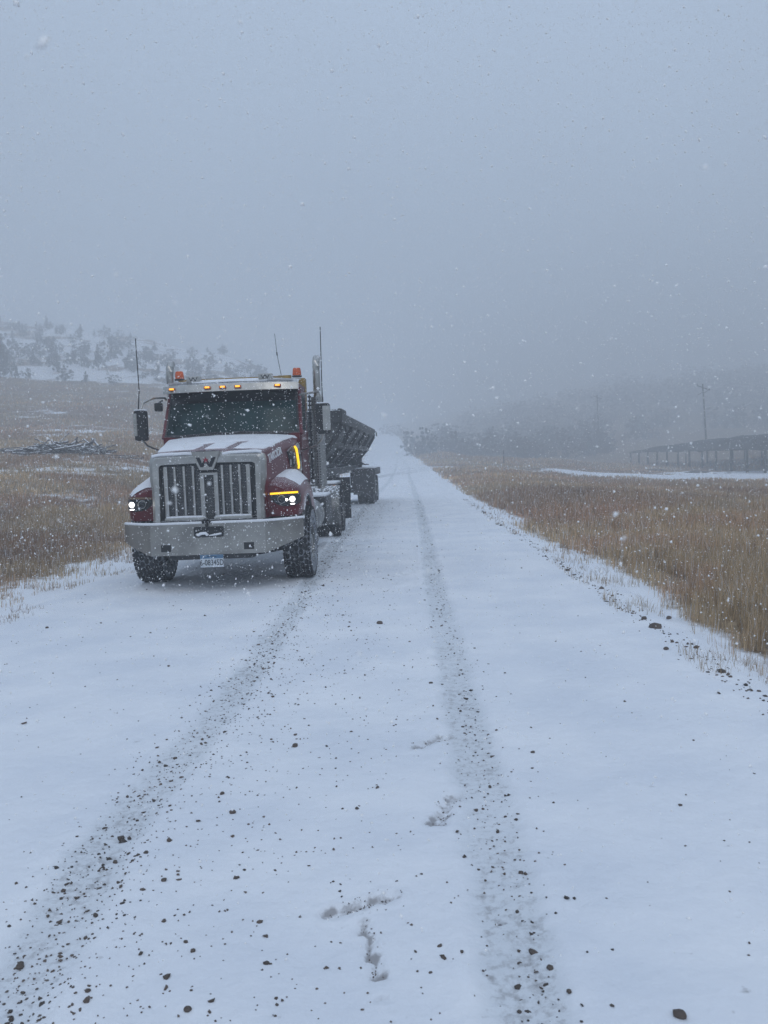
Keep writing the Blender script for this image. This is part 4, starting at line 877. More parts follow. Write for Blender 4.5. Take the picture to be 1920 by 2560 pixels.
# back wall gap: air cleaner, stacks
for sg in (-1, 1):
    x = 1.255 if sg > 0 else -1.34
    pts = [(x if sg > 0 else -1.16, 3.62, 1.25), (x if sg > 0 else -1.16, 3.62, 2.78), (x, 3.62, 2.95), (x, 3.62, 3.30), (x, 3.625, 3.40), (x, 3.65, 3.48), (x, 3.70, 3.535), (x, 3.76, 3.56)]
    b = MB(); b.tube(pts, .066, 18); b.build('exhaust_stack', M['chrome'], TW)
    b = MB(); b.lathe([(1.30, .112), (2.86, .112)], 'z', 20, (x if sg > 0 else -1.12, 3.57, 0)); b.build('heat_guard', M['guard'], TW)
    b = MB()
    b.box(sg*1.13-.012, sg*1.13+.012, 3.45, 3.47, 1.33, 2.9)
    for z in np.arange(1.35, 2.9, .075): b.box(sg*1.13-.03, sg*1.13+.03, 3.44, 3.48, z, z+.028)
    b.build('guard_edge', M['black'], TW)
MB().box(-1.06, 1.06, 3.36, 3.44, 1.0, 2.9, .01).build('cab_back', M['black'], TW)
# frame, tanks, steps, axles
fr = MB(); fr.box(-.43, -.34, .5, 9.9, .78, 1.03, .01); fr.box(.34, .43, .5, 9.9, .78, 1.03, .01)
for y in (.6, 3.6, 5.5, 7.2, 8.7, 9.8): fr.box(-.34, .34, y, y+.1, .8, 1.0)
fr.build('frame', M['steel'], TW)
ax_ = MB(); ax_.tube([(-1.0, 1.3, .50), (-.5, 1.3, .42), (.5, 1.3, .42), (1.0, 1.3, .50)], .06, 10); ax_.box(-.35, .35, .9, 1.7, .52, .80, .03); ax_.build('front_axle', M['steel'], TW)
b = MB(); b.box(-.78, .78, .9, 2.0, .80, 1.25, .04); b.build('engine_bay', M['black'], TW)
for sg in (-1, 1):
    b = MB(); b.lathe([(2.95, .0001), (2.95, .27), (2.98, .31), (4.9, .31), (4.93, .27), (4.93, .0001)], 'y', 32, (sg*.88, 0, .72), close=False); tk = b.build('fuel_tank', M['alu'], TW)
    for y in (3.3, 4.0, 4.6):
        b = MB(); b.lathe([(y, .316), (y+.05, .316)], 'y', 32, (sg*.88, 0, .72)); b.build('tank_strap', M['chrome'], tk)
    b = MB(); b.box(min(sg*.8, sg*1.22), max(sg*.8, sg*1.22), 2.45, 3.15, .36, .47, .02); b.box(min(sg*.8, sg*1.22), max(sg*.8, sg*1.22), 2.5, 3.1, .66, .70, .01); b.build('cab_step', M['alu'], TW)
    b = MB(); b.box(min(sg*.85, sg*1.16), max(sg*.85, sg*1.16), 2.5, 2.9, .472, .50, .012); b.build('step_snow', M['snowy'], TW)
    b = MB(); b.box(min(sg*.55, sg*1.2), max(sg*.55, sg*1.2), 5.1, 6.6, .50, 1.05, .03); tb = b.build('tool_box', M['steel'], TW)
    b = MB(); b.box(min(sg*.6, sg*1.18), max(sg*.6, sg*1.18), 5.15, 6.55, 1.05, 1.075, .012); b.build('box_snow', M['snowy'], tb)
    # drive fender: curved band over the tandem
    b = MB(); ring = []
    for a in list(range(200, 80, -12)): ring.append((7.95+.62*math.cos(R(a)), .54+.62*math.sin(R(a))))
    rings_ = [[(sg*.62, y, z), (sg*1.30, y, z), (sg*1.30, y, z-.02), (sg*.62, y, z-.02)] for y, z in ring]
    b.loft(rings_); q = b.build('quarter_fender', M['alu'], TW)
    b = MB(); b.box(min(sg*.66, sg*1.30), max(sg*.62, sg*1.42), 9.98, 10.0, .26, 1.30); b.build('mud_flap', M['black'], TW)
dk = MB().box(-1.2, 1.2, 8.0, 9.9, 1.16, 1.20, .01).build('rear_deck', M['alu'], TW)
MB().box(-1.17, 1.17, 8.03, 9.87, 1.20, 1.235, .015).build('deck_snow', M['snowy'], dk)
mk = MB().lathe([(7.90, .0001), (7.91, .03), (7.96, .03)], 'y', 14, (1.17, 0, 1.13), close=False).build('side_marker', M['marker'], dk)
wf = wheel_proto(.41, .54, 'steer'); wf.parent = TW; wf.location = (1.12, 1.3, .54); wf.rotation_euler = (0, 0, R(-1))
w2 = copy_part(wf, TW, (-1.08, 1.3, .54), R(180-1))
wd = wheel_proto(.29, .53, 'drive'); wd.parent = TW; wd.location = (1.13, 8.0, .53)
for y in (8.0, 9.4):
    for sg in (-1, 1):
        for xx in (1.13, .80):
            if y == 8.0 and sg == 1 and xx == 1.13: continue
            copy_part(wd, TW, (sg*xx, y, .53), 0 if sg > 0 else math.pi)
    b = MB(); b.tube([(-.8, y, .53), (.8, y, .53)], .10, 10); b.build('drive_axle', M['steel'], TW)
fw = MB().lathe([(1.06, .5), (1.12, .5)], 'z', 28, (0, 8.7, 0)).build('fifth_wheel', M['steel'], TW)

# ------------------------------------------------------------------ side dump trailer
TR = empty('side_dump_trailer', (-2.27, 20.2, 0), R(-3.0)); tag(TR, 'grey side dump trailer with flared ribbed tub behind the maroon truck', 'trailer')
prof = [(-1.18, 2.92), (-1.16, 2.62), (-.82, 2.12), (-.35, 1.66), (0, 1.52), (.35, 1.66), (.82, 2.12), (1.16, 2.62), (1.18, 2.92)]
def tubring(y, sc=1.0, dz=0.0, t=0.0):
    o_ = [(x*sc, y, z+dz) for x, z in prof]; i_ = [(x*sc*.95, y, z+dz+.05) for x, z in prof[::-1]]; i_[0] = (prof[-1][0]*sc*.95, y, 2.92+dz); i_[-1] = (-prof[-1][0]*sc*.95, y, 2.92+dz)
    return o_+i_
b = MB(); b.loft([tubring(1.6), tubring(5), tubring(9), tubring(15.1)]); tub = b.build('tub', M['tub'], TR, ang=20)
for y, sl_ in ((1.62, -.0), (15.0, 0)):
    b = MB(); b.prism([(x*.96, z+.03) for x, z in prof], 'y', y, y+.05); b.build('end_wall', M['tub'], tub)
for sg in (-1, 1):
    b = MB(); b.box(min(sg*1.15, sg*1.235), max(sg*1.15, sg*1.235), 1.5, 15.2, 2.66, 2.93, .02); r_ = b.build('rim_rail', M['tub'], tub)
    b = MB(); b.box(min(sg*1.155, sg*1.225), max(sg*1.155, sg*1.225), 1.6, 15.1, 2.93, 2.955, .01); b.build('rim_snow', M['snowy'], tub)
    for y in (1.75, 4.3, 6.9, 9.5, 12.0, 14.6):
        b = MB(); pr = [(1.17, 2.66), (1.15, 2.60), (.82, 2.11), (.36, 1.64), (.52, 1.60), (.94, 2.06), (1.24, 2.56), (1.24, 2.66)]
        b.prism([(sg*x, z) for x, z in pr], 'y', y, y+.10); b.build('rib', M['tubdark'] if y > 2 else M['tub'], tub)
    b = MB(); b.box(min(sg*.90, sg*.97), max(sg*.90, sg*.97), 1.7, 14.95, 2.06, 2.22, .01); b.build('side_stringer', M['tub'], tub)
    b = MB(); b.tube([(sg*1.22, 15.15, 2.85), (sg*1.28, 15.22, 2.83), (sg*1.29, 15.22, 2.66)], .025, 6); b.tube([(sg*1.2, 2.2, 2.7), (sg*1.26, 2.2, 2.45), (sg*1.22, 2.2, 2.3)], .03, 6); b.build('tarp_hook', M['tubdark'], tub)
b = MB(); b.loft([[(-1.2, 1.35, 2.98), (1.2, 1.35, 2.98), (1.2, 1.6, 3.03), (-1.2, 1.6, 3.03)], [(-1.2, 1.5, 2.70), (1.2, 1.5, 2.70), (1.2, 1.62, 2.70), (-1.2, 1.62, 2.70)]]); b.box(1.12, 1.24, 1.4, 2.6, 2.92, 3.04, .04); b.box(-1.24, -1.12, 1.4, 2.6, 2.92, 3.04, .04); b.build('front_guard', M['tub'], tub)
b = MB(); b.box(-.5, -.36, -.6, 15.9, 1.28, 1.50, .01); b.box(.36, .5, -.6, 15.9, 1.28, 1.50, .01)
for y in np.arange(-.5, 16, 1.6): b.box(-.36, .36, float(y), float(y)+.12, 1.30, 1.46)
b.box(-.62, .62, 1.1, 1.5, 1.3, 1.85, .03); b.box(-.62, .62, 15.1, 15.6, 1.2, 1.95, .03)
ch = b.build('chassis', M['steel'], TR)
b = MB(); b.prism([(.5, 1.52), (1.0, 1.50), (.72, 1.66)], 'y', 13.2, 13.3); b.box(.5, .95, 14.0, 14.9, 1.50, 1.54, .01); b.build('hinge_bracket', M['steel'], TR)
b = MB(); b.box(-1.0, 1.0, 12.3, 16.1, 1.33, 1.38, .01); b.box(.50, 1.32, 12.25, 12.30, .40, 1.38); b.box(-1.32, -.50, 12.25, 12.30, .40, 1.38); b.box(.6, 1.34, 12.25, 16.1, 1.335, 1.385, .01); b.box(-1.34, -.6, 12.25, 16.1, 1.335, 1.385, .01); b.box(1.30, 1.34, 12.3, 16.1, 1.12, 1.33); dkk = b.build('wheel_fender', M['steel'], TR)
MB().box(.62, 1.32, 12.3, 16.0, 1.385, 1.41, .012).build('fender_snow', M['snowy'], dkk)
b = MB(); b.box(1.28, 1.32, 12.3, 12.8, .40, 1.32); b.build('mud_flap', M['black'], TR); b = MB(); b.box(-1.30, -1.26, 12.3, 12.75, .45, 1.20); b.build('mud_flap', M['black'], TR)
for y in (12.95, 14.2, 15.45):
    for sg in (-1, 1):
        for xx in (1.10, .78): copy_part(wd, TR, (sg*xx, y, .53), 0 if sg > 0 else math.pi)
    b = MB(); b.tube([(-.8, y, .53), (.8, y, .53)], .08, 10); b.box(-.5, -.36, y-.3, y+.3, .6, 1.25, .02); b.box(.36, .5, y-.3, y+.3, .6, 1.25, .02); b.build('trailer_axle', M['steel'], TR)

# ------------------------------------------------------------------ trees and brush (prototypes, then copies)
def crown_mesh(name, kind, seed, m, nclump, nleaf):
    g = np.random.default_rng(seed); C_ = []
    while len(C_) < nclump:
        t = g.random()
        if kind == 'cone': z = .12+.88*t; rad = .30*(1-t)**.8*(1+.35*math.sin(7*t+seed))+.02
        elif kind == 'round': z = .12+.86*t; rad = .46*math.sqrt(max(0, 1-((t-.42)/.62)**2))
        else: z = .05+.9*t; rad = .62*math.sqrt(max(0, 1-((t-.25)/.8)**2))
        a = g.uniform(0, 6.283); q = g.random()**.45
        wob = 1+.28*math.sin(3*a+seed*1.7)+.18*math.sin(5*a+4*z)
        C_.append((rad*q*math.cos(a)*wob, rad*q*math.sin(a)*wob, z*(1+.07*g.standard_normal()), (.04+.085*g.random())*(1.1-.5*t)))
    C_ = np.array(C_); i = g.integers(0, nclump, nleaf); d = g.standard_normal((nleaf, 3)); d /= np.linalg.norm(d, axis=1)[:, None]
    P = C_[i, :3]+d*C_[i, 3:4]*g.random((nleaf, 1))**.4; s = g.uniform(.007, .019, nleaf)[:, None]
    u = g.standard_normal((nleaf, 3)); u /= np.linalg.norm(u, axis=1)[:, None]; v = np.cross(u, d); v /= np.linalg.norm(v, axis=1)[:, None]+1e-6
    V = np.stack([P-u*s-v*s*.5, P+u*s-v*s*.5, P+u*s*.6+v*s, P-u*s*.6+v*s], 1).reshape(-1, 3)
    return npmesh(name, V, [np.arange(nleaf*4).reshape(-1, 4)], m, link=False)
def trunk_mesh(kind, seed):
    g = random.Random(seed); b = MB(); h = .9 if kind == 'cone' else .55
    b.tube([(0, 0, -.08), (.01, .0, .1), (g.uniform(-.03, .03), .01, .4*h), (g.uniform(-.04, .04), .0, h)], .028, 7, .008)
    for k_ in range(7):
        a = g.uniform(0, 6.28); z0 = g.uniform(.08, .5)*h; l = g.uniform(.15, .38)*(.6 if kind == 'cone' else 1)
        b.tube([(0, 0, z0), (l*.5*math.cos(a), l*.5*math.sin(a), z0+.12), (l*math.cos(a), l*math.sin(a), z0+.30)], .012, 5, .004)
    o = b.build('t', M['bark']); me = o.data; bpy.data.objects.remove(o); me.name = 'trunk'; return me
PROTO = {}
for kind, ml in (('cone', 'leaf'), ('round', 'leaf'), ('bush', 'brush')):
    for v in range(3):
        PROTO[kind, v] = (crown_mesh('crown', kind, 3+v*5, M[ml], 48, 6000), trunk_mesh(kind, v+3))
def plant(kind, v, x, y, h, wd, name, label, cat, group, sink=.0):
    o = empty(name, (x, y, gz(x, y)-sink), random.random()*6.28); o.scale = (h*wd, h*wd, h); tag(o, label, cat, group)
    for nm, me in zip(('crown', 'trunk'), PROTO[kind, v]):
        c = bpy.data.objects.new(nm, me); COL.objects.link(c); c.parent = o
    return o
def at(px, py, dlist):
    """distance along the view column px where the ground rises to photo row py"""
    best = None
    for d in dlist:
        x = xat(px, d); z = gz(x, d); row = hor(px)-(z-CAMH)*F/d
        if best is None or abs(row-py) < best[0]: best = (abs(row-py), d, x)
    return best[2], best[1]
DL = np.arange(120, 300, 3.0)
# trees one can tell apart on the left hill: (column, base row, height px, width factor, kind, variant, label)
HT = [
 (22, 945, 112, .95, 'cone', 0, 'tall dark conifer at the left edge of the photo, largest on the hillside'),
 (64, 880, 26, 1.0, 'round', 0, 'small round juniper right of the tallest hillside conifer'),
 (88, 838, 24, 1.25, 'round', 1, 'broad juniper on the ridge line near the left edge'),
 (145, 825, 32, .6, 'cone', 1, 'thin spiky tree standing highest on the ridge, upper left'),
 (128, 834, 20, 1.4, 'round', 2, 'low wide juniper on the ridge beside the thin spiky tree'),
 (181, 842, 22, 1.2, 'round', 0, 'round juniper on the ridge right of the thin spiky tree'),
 (223, 850, 18, 1.3, 'round', 1, 'small dark juniper at the middle of the ridge line'),
 (262, 846, 20, .6, 'cone', 2, 'narrow small conifer on the ridge beside the round lone tree'),
 (286, 848, 28, 1.2, 'round', 2, 'round lone tree against the sky on the ridge left of the truck antenna'),
 (125, 895, 46, 1.05, 'round', 1, 'dark clump tree on the upper slope below the thin spiky tree'),
 (147, 868, 22, 1.3, 'round', 0, 'small juniper on the upper slope just under the ridge'),
 (158, 908, 50, .85, 'cone', 1, 'pointed juniper mid slope left of the big snow patch'),
 (164, 930, 40, 1.1, 'round', 2, 'rounded juniper low on the slope under the pointed one'),
 (198, 915, 30, 1.1, 'round', 1, 'dark juniper in the middle of the snow patch'),
 (232, 890, 36, 1.3, 'round', 0, 'wide pale juniper clump below the ridge at mid hill'),
 (268, 930, 58, .8, 'cone', 2, 'tall mid slope juniper left of the truck antenna'),
 (300, 900, 54, 1.2, 'round', 1, 'large spreading juniper beside the truck antenna, upper slope'),
 (318, 880, 34, 1.2, 'round', 2, 'juniper on the upper slope just right of the truck antenna tip'),
 (183, 962, 36, 1.35, 'round', 0, 'flat-topped tree at the foot of the snowy slope'),
 (234, 962, 26, 1.1, 'cone', 0, 'small tree at the foot of the slope right of the flat-topped tree'),
 (302, 966, 24, 1.6, 'round', 1, 'low wide bush at the foot of the slope near the truck antenna'),
 (92, 950, 26, 1.2, 'round', 2, 'low juniper at the slope foot right of the tallest conifer'),
 (60, 950, 40, 1.0, 'cone', 1, 'dark conifer beside the tallest one at the slope foot'),
 (34, 900, 60, .9, 'round', 0, 'dark juniper touching the right side of the tallest conifer'),
 (352, 925, 44, 1.2, 'round', 2, 'wide juniper clump above the left mirror arm'),
 (385, 905, 36, 1.2, 'round', 0, 'juniper on the slope above the left end of the visor'),
 (412, 940, 30, 1.1, 'cone', 0, 'small conifer beside the left exhaust stack'),
 (448, 902, 26, 1.3, 'round', 1, 'juniper on the slope above the left beacon'),
 (500, 925, 36, 1.2, 'round', 2, 'juniper above the left roof box'),
 (545, 915, 32, 1.3, 'round', 0, 'juniper on the slope above the middle of the cab'),
 (590, 935, 30, 1.2, 'round', 1, 'low juniper on the slope above the visor middle'),
 (634, 936, 32, 1.7, 'round', 2, 'wide dark clump at the right end of the ridge above the cab'),
 (665, 938, 26, 1.6, 'round', 0, 'last low clump of the ridge left of the thin aerial')]
for i, (px, py, hp, wd, kind, v, lab) in enumerate(HT):
    x, y = at(px, py, np.arange(170, 275, 3.0)); plant(kind, v, x, y, hp*y/F*1.0, wd, 'juniper_tree' if kind == 'round' else 'conifer_tree', lab, 'tree', 'trees on the snowy hillside')
rnd = random.Random(5)
for i in range(150):
    px = rnd.uniform(-60, 690); y = rnd.uniform(185, 262); x = xat(px, y)
    plant(rnd.choice(['round', 'round', 'cone']), rnd.randrange(3), x, y, rnd.uniform(1.0, 3.0), rnd.uniform(.9, 1.6), 'juniper_bush', 'small hazy juniper bush scattered between the larger hillside trees', 'bush', 'small junipers on the hillside')
# trees behind the trailer and along the road
for px, py, d, hp, wd, kind, v, lab in (
  (878, 1088, 175, 72, .75, 'cone', 0, 'pointed pine rising behind the trailer tub'),
  (904, 1092, 170, 50, .95, 'cone', 1, 'shorter pine right of the pointed pine behind the trailer'),
  (850, 1085, 190, 46, 1.1, 'round', 2, 'round tree left of the pointed pine behind the trailer'),
  (972, 1085, 330, 26, 1.3, 'bush', 0, 'faint bush at the crest of the road, left side'),
  (1000, 1095, 300, 30, 1.4, 'bush', 1, 'faint bush at the crest of the road, right side'),
  (1032, 1120, 170, 60, .95, 'round', 1, 'dark rounded shrub standing on the right road bank'),
  (1068, 1128, 165, 66, .95, 'round', 0, 'largest dark shrub on the right road bank'),
  (1088, 1140, 160, 50, 1.0, 'round', 2, 'dark shrub at the lower end of the right bank clump'),
  (1045, 1133, 160, 34, 1.3, 'bush', 2, 'low brush in front of the dark bank shrubs')):
    x = xat(px, d); plant(kind, v, x, d, hp*d/F, wd, 'pine_tree' if kind == 'cone' else ('shrub'), lab, 'tree' if kind == 'cone' else 'shrub', 'trees and shrubs beside the far road', .2)
# brush line across the right: bushes one can make out, all alike in the haze
rnd = random.Random(9)
for i in range(300):
    y = rnd.choice([rnd.uniform(192, 225), rnd.uniform(200, 290)]); u = rnd.uniform(.065, .60); x = u*y
    if u > .26 and y < 238: continue
    if x < 12 or (yard(np.array([x]), np.array([y]))[0] > .2): continue
    h = rnd.uniform(3.0, 6.5)*(1+.5*max(0, (u-.2)))
    plant('bush' if rnd.random() < .7 else 'round', rnd.randrange(3), x, y, h, rnd.uniform(.9, 1.5), 'brush_bush', 'hazy leafless bush in the brush line beyond the right field', 'bush', 'brush beyond the right field', .3)
# far wood: one hazy mass
def far_wood():
    g = np.random.default_rng(4); Vs = []; 
    src = np.zeros(2600*12)
    me = PROTO['bush', 0][0]; a = np.empty(len(me.vertices)*3, dtype=np.float32); me.vertices.foreach_get('co', a); a = a.reshape(-1, 4, 3)[::3]
    for i in range(240):
        y = g.uniform(290, 430); u = g.uniform(.10, .62); x = u*y; h = g.uniform(4, 9); t = g.uniform(0, 6.28)
        q = a*np.array([h*1.3, h*1.3, h]); q = np.stack([q[..., 0]*math.cos(t)-q[..., 1]*math.sin(t), q[..., 0]*math.sin(t)+q[..., 1]*math.cos(t), q[..., 2]], 2)+np.array([x, y, gz(x, y)-.4])
        Vs.append(q*1.0)
    V = np.concatenate(Vs).reshape(-1, 3); o = npmesh('far_wood', V, [np.arange(len(V)).reshape(-1, 4)], M['brush']); tag(o, 'faint far wood on the hill beyond the right field', 'wood', kind='stuff')
far_wood()

# ------------------------------------------------------------------ wood pile on the left slope
def pile():
    g = random.Random(3)
    def log(x, y, z, l, r, yaw, pitch, plank):
        b = MB()
        if plank: b.box(-l/2, l/2, -r*1.6, r*1.6, -r*.5, r*.5, .008)
        else: b.tube([(-l/2, 0, 0), (0, g.uniform(-.06, .06), g.uniform(-.03, .03)), (l/2, 0, 0)], r, 7, r*.75)
        o = b.build('weathered_plank' if plank else 'weathered_pole', M['wood'], ang=30); o.location = (x, y, z); o.rotation_euler = (0, pitch, yaw)
        tag(o, 'weathered grey plank dusted with snow, one of many tangled in the wood pile' if plank else 'weathered grey pole dusted with snow, one of many tangled in the wood pile', 'plank' if plank else 'pole', 'planks in the wood pile' if plank else 'poles in the wood pile')
    def ground_row(px, row, lo=38, hi=75):
        return at(px, row, np.arange(lo, hi, .5))
    for i in range(150):
        q = g.random(); px = 60+215*q**.9; prof_ = math.sin(min(1, max(0, (px-45)/235))*math.pi)**.6
        x, y = ground_row(px, 1138+g.uniform(-4, 1)); y += g.uniform(-.6, .8); x = xat(px, y)
        z = gz(x, y)+.05+g.random()*.58*prof_
        log(x, y, z, g.uniform(.7, 2.4), g.uniform(.035, .08), g.uniform(-.55, .55) if g.random() < .75 else g.uniform(0, 3.1), g.gauss(0, .16) if g.random() < .7 else g.gauss(0, .45), g.random() < .5)
    for i in range(16):
        px = g.uniform(-30, 90); x, y = ground_row(px, 1134+g.uniform(-3, 2)); log(x, y, gz(x, y)+.08+g.random()*.2, g.uniform(1.5, 3.2), .05, g.uniform(-.15, .15), g.gauss(0, .04), True)
    for px, row in ((310, 1148), (335, 1152), (322, 1144)):
        x, y = ground_row(px, row, 25); log(x, y, gz(x, y)+.12, 1.5, .05, g.uniform(-.3, .3), g.gauss(0, .06), True)
pile()

# ------------------------------------------------------------------ shade shelter at the right
SH = empty('shade_shelter', (47.5, 106, gz(47.5, 106)), 0); tag(SH, 'long open shelter of wooden posts under a sagging dark shade net', 'shelter')
b0 = Vector(SH.location)
def post(x, y, zt, r=.17):
    z0 = gz(x, y)-.3; b = MB(); b.tube([(x-b0.x, y-b0.y, z0-b0.z), (x-b0.x+random.uniform(-.04, .04), y-b0.y, zt-b0.z)], r, 8, r*.85); o = b.build('post', M['post'], SH)
ZT_ = 1.02
for i in range(17): post(47.5, 80+i*5.2, ZT_)
for i in range(8): post(56, 84+i*10.5, ZT_+.9, .12)
for i in range(8): post(66, 82+i*10.5, ZT_+1.4, .12)
for i in range(8): post(78, 84+i*10.5, ZT_, .12)
def net():
    gx = np.linspace(47.3, 78.3, 26); gy = np.linspace(79, 164, 66); GX, GY = np.meshgrid(gx, gy); q = (GX-47.3)/31
    top = 2.1+.55*np.sin(q*math.pi)
    Z_ = ZT_+.15+np.interp(q, [0, .04, .28, .6, 1], [0, 1.1, 2.0, 2.3, 0])*(1-.25*sstep(120, 160, GY))*(0.35+.65*sstep(164, 150, GY)) - .22*np.abs(np.sin((GY-80)/10.4*math.pi)) + (fbm(GX, GY, .3, 3)-.5)*.6
    V = np.stack([GX.ravel()-b0.x, GY.ravel()-b0.y, Z_.ravel()-b0.z], 1)
    # slack edge that hangs down on the road side
    e = npmesh('shade_net', V, [gridfaces(66, 26)], M['net'], smooth=True, parent=SH)
    gz2 = np.linspace(0, 1, 5); A, B_ = np.meshgrid(gz2, gy); h = np.interp(B_, gy, Z_[:, 0]); sag = .10*np.abs(np.sin((B_-80)/5.2*math.pi))
    V2 = np.stack([np.full(A.size, 47.32-b0.x), B_.ravel()-b0.y, (ZT_-.02+(h+0.0-ZT_)*A+.02*A).ravel()-b0.z], 1)
    npmesh('net_edge', V2, [gridfaces(66, 5)], M['net'], smooth=True, parent=SH)
def netmat():
    m = bpy.data.materials.new('dark_shade_net'); m.use_nodes = True; t = m.node_tree; b = t.nodes['Principled BSDF']; K = t.links.new
    tcn = N(t, 'ShaderNodeTexCoord'); n = N(t, 'ShaderNodeTexNoise'); n.inputs['Scale'].default_value = .7; n.inputs['Detail'].default_value = 5; K(tcn.outputs['Object'], n.inputs['Vector'])
    mr = N(t, 'ShaderNodeMapRange'); mr.inputs['From Min'].default_value = .3; mr.inputs['From Max'].default_value = .7; mr.inputs['To Min'].default_value = .8; mr.inputs['To Max'].default_value = 1.0; K(n.outputs['Fac'], mr.inputs['Value'])
    b.inputs['Base Color'].default_value = (.018, .018, .02, 1); b.inputs['Roughness'].default_value = .9; K(mr.outputs[0], b.inputs['Alpha']); return m
M['net'] = netmat(); net()
for x, zt2 in ((47.5, ZT_), (56, ZT_+.9), (66, ZT_+1.4), (78, ZT_)):
    MB().tube([(x-b0.x, 79-b0.y, zt2-b0.z), (x-b0.x, 164-b0.y, zt2-b0.z)], .07, 6).build('beam', M['post'], SH)
# things lying in the yard
for px, row, s, lab in ((1745, 1181, .9, 'dark low snow-free heap lying in the snowy yard before the shelter'), (1823, 1183, .35, 'small dark clod on the yard snow below the shelter posts'), (1788, 1183, .25, 'smallest dark clod on the yard snow, left of the other clod'), (1640, 1175, .9, 'brown tuft heap at the left end of the snowy yard')):
    x, y = at(px, row, np.arange(80, 125, 1.0)); bm = bmesh.new(); bmesh.ops.create_icosphere(bm, subdivisions=2, radius=1)
    for v in bm.verts: v.co *= 1+.35*mn.noise(v.co*1.7+Vector((s*9, 0, 0)))
    bmesh.ops.transform(bm, matrix=Matrix.Diagonal((s*1.6, s, s*.28, 1)), verts=bm.verts); b = MB(); b.join(bm); o = b.build('earth_clod', M['rock']); o.location = (x, y, gz(x, y)+.02); tag(o, lab, 'clod')

# ------------------------------------------------------------------ power poles and marker post
def pole(px, d, toprow, lean, lab):
    x = xat(px, d); z0 = gz(x, d); zt = zat(px, toprow, d); o = empty('power_pole', (x, d, z0)); tag(o, lab, 'pole', 'power poles in the haze'); h = zt-z0
    MB().tube([(lean*h, 0, -.5), (0, 0, h)], .17, 8, .12).build('post', M['post'], o)
    c = MB(); c.box(-1.1, 1.25, -.22, -.10, h-.78, h-.62, .01, rot=Matrix.Rotation(R(22), 4, 'Y')); c.build('crossarm', M['post'], o)
    c = MB(); c.tube([(-1.0, -.2, h-1.5-.45), (.05, -.15, h-1.35)], .05, 6); c.tube([(.05, -.15, h-1.7), (1.0, -.2, h-1.05)], .05, 6); c.build('brace', M['post'], o)
    for q in (-1.0, 0.0, 1.15):
        c = MB(); zz = h-.62-(q)*.40+.02; c.lathe([(zz, .05), (zz+.10, .07), (zz+.16, .03), (zz+.28, .05), (zz+.30, .0001)], 'z', 10, (q, -.15, 0), close=False); c.build('insulator', M['post'], o)
pole(1763, 150, 961, .05, 'hazy wooden power pole with tilted crossarm above the shade shelter, nearer one')
pole(1500, 225, 988, .02, 'very faint farther power pole left of the nearer one')
x, y = xat(1264, 125), 125; mp_ = empty('marker_post', (x, y, gz(x, y))); tag(mp_, 'thin dark delineator post standing in the grass beyond the side road', 'post')
MB().box(-.07, .07, -.02, .02, -.3, 2.0, .01).build('stake', M['post'], mp_); MB().box(-.05, .05, -.03, -.021, 1.25, 1.4, .003).build('reflector', M['white'], mp_)

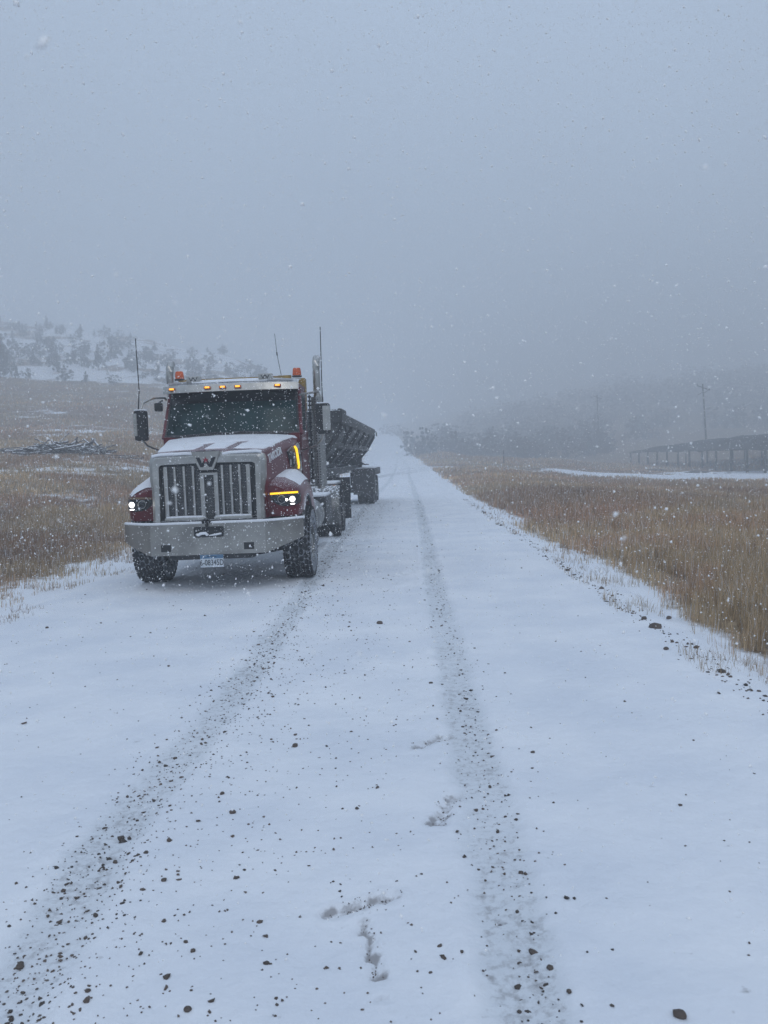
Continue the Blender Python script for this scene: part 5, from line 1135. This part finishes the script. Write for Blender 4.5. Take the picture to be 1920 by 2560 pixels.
# ------------------------------------------------------------------ falling snow
def flakes():
    g = np.random.default_rng(21); n = 170000
    d = (g.random(n)*(16**3-.55**3)+.55**3)**(1/3.); keepn = n
    u = g.uniform(-.52, .52, n); v = g.uniform(-.62, .66, n); x = u*d; y = d; z = CAMH+v*d; k_ = (z > .05); 
    x, y, z, d = x[k_], y[k_], z[k_], d[k_]; n = len(x)
    m2 = 55; d2 = g.uniform(.5, 1.6, m2); x2 = g.uniform(-.45, .45, m2)*d2; z2 = CAMH+g.uniform(-.25, .62, m2)*d2
    x, y, z, d = np.r_[x, x2], np.r_[y, d2], np.r_[z, z2], np.r_[d, d2*0+2.6]; n = len(x)
    # keep them out of the cab, hood and engine
    ins = (np.abs(x+2.42) < 1.0)*(y > 11.75)*(z < 3.0)*(z > .4); x, y, z, d = x[~ins], y[~ins], z[~ins], d[~ins]; n = len(x)
    n = len(x); s = .0026*np.exp(np.abs(g.normal(0, .42, n))); s = np.minimum(s, .0085)*np.clip(d/2.6, .4, 1)*np.where(y < 1.65, .5, 1)
    O = np.array([(1, 0, 0), (-1, 0, 0), (0, 1, 0), (0, -1, 0), (0, 0, 1), (0, 0, -1.)]); Fo = np.array([(0, 2, 4), (2, 1, 4), (1, 3, 4), (3, 0, 4), (2, 0, 5), (1, 2, 5), (3, 1, 5), (0, 3, 5)])
    V = np.repeat(O[None], n, 0)*s[:, None, None]*g.uniform(.5, 1.5, (n, 6, 1))
    q = g.standard_normal((n, 3, 3)); Q, _ = np.linalg.qr(q); V = np.einsum('nij,nkj->nki', Q, V)+np.stack([x, y, z], 1)[:, None, :]
    Fc = (Fo[None]+(np.arange(n)*6)[:, None, None]).reshape(-1, 3); o = npmesh('falling_snow', V.reshape(-1, 3), [Fc], M['flake']); tag(o, 'white snowflakes falling all through the air', 'snowfall', kind='stuff')
M['flake'] = mat('snowflake', (1, 1, 1), .8)
M['flake'].node_tree.nodes['Principled BSDF'].inputs['Subsurface Weight'].default_value = 0.0
flakes()
# ------------------------------------------------------------------ haze
hz = bmesh.new(); bmesh.ops.create_cube(hz, size=1); bmesh.ops.transform(hz, matrix=Matrix.Translation((0, 291, 34)) @ Matrix.Diagonal((1120, 720, 84, 1)), verts=hz.verts)
me = bpy.data.meshes.new('haze'); hz.to_mesh(me); hz.free(); ho = bpy.data.objects.new('haze', me); COL.objects.link(ho)
hm = bpy.data.materials.new('haze_air'); hm.use_nodes = True; ht = hm.node_tree; ht.nodes.clear(); ou = N(ht, 'ShaderNodeOutputMaterial'); pv = N(ht, 'ShaderNodeVolumePrincipled')
pv.inputs['Color'].default_value = (.915, .95, .985, 1); pv.inputs['Density'].default_value = .0060; pv.inputs['Anisotropy'].default_value = .2
ht.links.new(pv.outputs[0], ou.inputs['Volume']); me.materials.append(hm); tag(ho, 'pale blue grey snow haze filling the valley', 'haze', kind='stuff')
